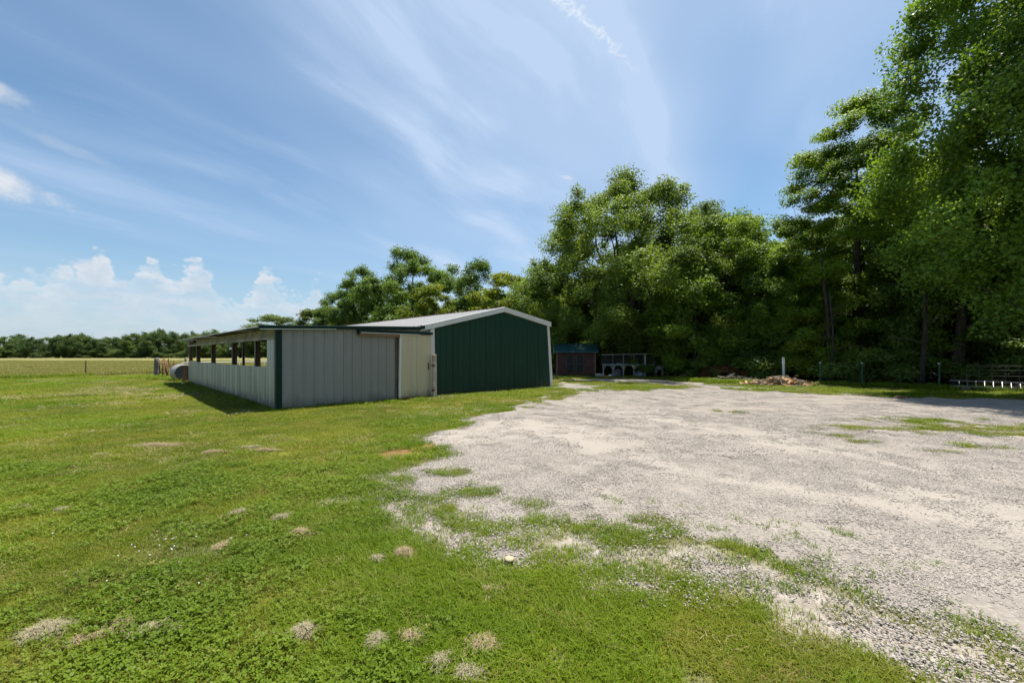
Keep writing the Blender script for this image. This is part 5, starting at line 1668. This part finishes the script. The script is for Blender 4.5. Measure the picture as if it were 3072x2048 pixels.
# stones
st = [stone_tile('stone_tile', 270 + i, 170, .26, .005, .0155) for i in range(6)]
XS = []; YS = []; SS = []
for (n, y0, y1, s0, s1) in ((4200, 1.3, 6.5, .65, .95), (2600, 6.5, 11, .8, 1.1), (4200, 11, 22, .8, 1.2)):
    x, y = wedge(n, y0, y1, rs_, 1.42)
    XS.append(x); YS.append(y); SS.append(rs_.uniform(s0, s1, n))
x = np.concatenate(XS); y = np.concatenate(YS); s = np.concatenate(SS)
m = gravel_m(x, y); pkd = packed(x, y)
ok = ((m > rs_.uniform(-.16, .03, len(x))) | ((a_bare(x, y) > .35) & (m > -1.2) & (y < 8) & (rs_.random(len(x)) < .35))) & ~((x > 1.0) & (y < 4.8) & (m < .35) & (rs_.random(len(x)) < .6)) & (rs_.random(len(x)) > pkd * .7) & ~in_barn(x, y)
x, y, s = x[ok], y[ok], s[ok]
scatter('gravel_stones', np.stack([x, y, hgt(x, y) + .012], 1), rs_.uniform(0, 6.28, len(x)), s, rs_.integers(0, 6, len(x)), st, 'loose limestone chips over the drive', 'gravel')
# dry clippings lying thinly through the lawn
ht = [blade_tile('straw_tile', 280 + i, 34, .20, .004, .022, .0045, M_HAY, 4.0, 3.0) for i in range(4)]
for t_ in ht:
    for v in t_.data.vertices: v.co.z += .030
x, y = wedge(9000, 1.4, 26, rs_)
ok = (gravel_m(x, y) < -.2) & (fbm(x, y, .8, 4, 95) > .60) & ~in_barn(x, y) & (a_litter(x, y) < .3)
x, y = x[ok], y[ok]
scatter('dry_clippings', np.stack([x, y, hgt(x, y)], 1), rs_.uniform(0, 6.28, len(x)), np.clip(y / 6, .7, 2.4) * rs_.uniform(.5, 1.0, len(x)), rs_.integers(0, 4, len(x)), ht, 'thin dry clippings strewn over the lawn', 'clippings')
# white clover heads
x = []; y = []
for _ in range(26):
    q = P(rs_.normal(470, 110), rs_.normal(1665, 45)); x.append(q[0]); y.append(q[1])
for _ in range(6):
    q = P(rs_.uniform(100, 900), rs_.uniform(1500, 1900)); x.append(q[0]); y.append(q[1])
x = np.array(x); y = np.array(y)
v, f = lathe([(.002, .0), (.0025, .05), (.010, .052), (.013, .060), (.009, .070), (.002, .073)], 7)
me = bpy.data.meshes.new('clover_head'); me.from_pydata(v, [], f); me.materials.append(M_PVC)
scatter('clover_flowers', np.stack([x, y, hgt(x, y)], 1), rs_.uniform(0, 6, len(x)), rs_.uniform(.35, .55, len(x)), np.zeros(len(x), int), [bpy.data.objects.new('clover_head', me)], 'small white clover flowers in the lawn', 'flowers')

# mushroom
mu = empty('mushroom', P(1527, 1688) + (.0,))
tag(mu, 'single pale flat mushroom in the lawn near the gravel', 'mushroom')
lathe_obj('stem', [(.010, -.02), (.008, .02), (.009, .036)], M_PVC, (0, 0, 0), None, None, parent=mu)
lathe_obj('cap', [(.004, .033), (.034, .034), (.039, .038), (.030, .046), (.013, .050), (.002, .051)], mat_plain('mushroom_cap', (.40, .31, .19), .7, .1), (0, 0, 0), None, None, (.12, .05, 0), mu)


# hay clumps
def hay_clump(px, py, w, d, h, n, label, seed, dark=False):
    r3 = np.random.default_rng(seed)
    w, d, h, n = w * .85, d * .85, h * .62, int(n * 2.4)
    x0, y0 = P(px, py)
    a = r3.uniform(0, 6.28, n); q = r3.uniform(0, 1, n) ** .7 * np.where(r3.random(n) < .14, 1.7, 1.05)
    lobes = .9 + .38 * np.sin(2 * a + seed) + .25 * np.sin(5 * a + 2 * seed)
    c = np.stack([w * q * lobes * np.cos(a), d * q * lobes * np.sin(a), h * .62 * (1 - q ** 1.6) * r3.uniform(.1, 1, n) + .022], 1)
    kk = fbm(c[:, 0] + seed, c[:, 1], 3.2 / max(w, .08) * .35, 3, 5) > .47
    c = c[kk]; n = len(c)
    az = r3.uniform(0, 6.28, n); el = r3.normal(0, .17, n)
    L = r3.uniform(.03, .12, n) * (1 + .4 * (w > .15))
    t_ = np.stack([np.cos(az) * np.cos(el), np.sin(az) * np.cos(el), np.sin(el)], 1) * L[:, None]
    sd_ = np.stack([-np.sin(az), np.cos(az), np.zeros(n)], 1) * .0008
    up = np.zeros((n, 3)); up[:, 2] = .0010
    bend = r3.normal(0, .012, (n, 3))
    V = np.empty((n, 6, 3), np.float32)
    V[:, 0] = c - t_ * .5 - sd_; V[:, 1] = c - t_ * .5 + sd_
    V[:, 2] = c + bend - sd_ + up; V[:, 3] = c + bend + sd_ + up
    V[:, 4] = c + t_ * .5 - sd_; V[:, 5] = c + t_ * .5 + sd_
    V[:, :, 2] = np.maximum(V[:, :, 2], .004)
    i = np.arange(n) * 6
    T = np.concatenate([np.stack([i, i + 1, i + 3, i + 2], 1), np.stack([i + 2, i + 3, i + 5, i + 4], 1)])
    me = np_mesh('hay_clump', V.reshape(-1, 3), T)
    o = link('hay_clump', me, M_HAYD if dark else (M_HAY if seed % 2 else M_HAYG))
    o.location = (x0, y0, float(hgt(np.array([x0]), np.array([y0]))[0]))
    return tag(o, label, 'hay', 'clumps of dry hay on the lawn')


M_HAYG = mat_plain('grey_hay', (.27, .235, .14), .8, .35, 30)
M_HAYD = mat_plain('dark_hay', (.085, .062, .032), .9, .4, 20)
HC = [(138, 1893, .15, .07, .045, 700, 'brown hay clump at the lower left, left one of three in a row'),
      (334, 1886, .14, .07, .05, 700, 'brown hay clump in the middle of three at the lower left'),
      (472, 1895, .11, .075, .065, 700, 'greenish grey hay clump, right one of three at the lower left'),
      (229, 1928, .08, .05, .03, 260, 'small flat hay wisp just below the lower left row'),
      (911, 1902, .09, .06, .06, 520, 'hay clump standing alone between the lower left row and the bottom heap'),
      (897, 1598, .12, .08, .05, 520, 'pale hay clump on the lawn left of the gravel point'),
      (844, 1552, .10, .07, .03, 260, 'thin straw wisp just beyond the pale hay clump'),
      (675, 1632, .065, .055, .045, 380, 'rounded small brown hay ball in the middle of the left lawn'),
      (715, 1537, .07, .05, .035, 260, 'small dull hay clump far left of the gravel point'),
      (64, 1524, .09, .06, .04, 260, 'small hay clump near the left border of the lawn'),
      (181, 1527, .09, .06, .035, 220, 'small hay wisp right of the one near the left border'),
      (1210, 1662, .075, .065, .055, 460, 'round bristly hay clump below the gravel point'),
      (1134, 1679, .05, .03, .02, 120, 'tiny hay wisp left of the round bristly clump'),
      (1470, 1783, .075, .06, .055, 420, 'grey bristly hay clump below the mushroom'),
      (1329, 1995, .085, .06, .06, 560, 'hay heap at the bottom centre, left one'),
      (1444, 1944, .075, .10, .035, 520, 'spread hay heap at the bottom centre, right one'),
      (1388, 2022, .09, .05, .04, 460, 'hay heap at the very bottom edge of the centre'),
      (1238, 1918, .05, .05, .03, 180, 'small hay wisp left of the bottom centre heaps'),
      (1129, 1929, .05, .04, .035, 180, 'leftmost small hay wisp near the bottom centre'),
      (477, 1338, .75, .18, .05, 900, 'long flat streak of dry hay in the middle distance of the lawn'),
      (339, 1364, .35, .12, .06, 420, 'short hay streak in front of the long flat streak'),
      (620, 1358, .40, .16, .05, 480, 'hay streak right of the long flat streak'),
      (763, 1344, .30, .12, .06, 380, 'hay clump farther right in the middle distance'),
      (794, 1352, .28, .10, .06, 320, 'rightmost hay clump in the middle distance'),
      (587, 1792, .045, .03, .025, 130, 'tiny hay wisp in the centre of the left lawn')]
for i, a in enumerate(HC):
    hay_clump(*a, seed=300 + i)
hay_clump(506, 1729, .06, .035, .035, 420, 'dark brown clump of wet clippings below the clover flowers', 399, True)
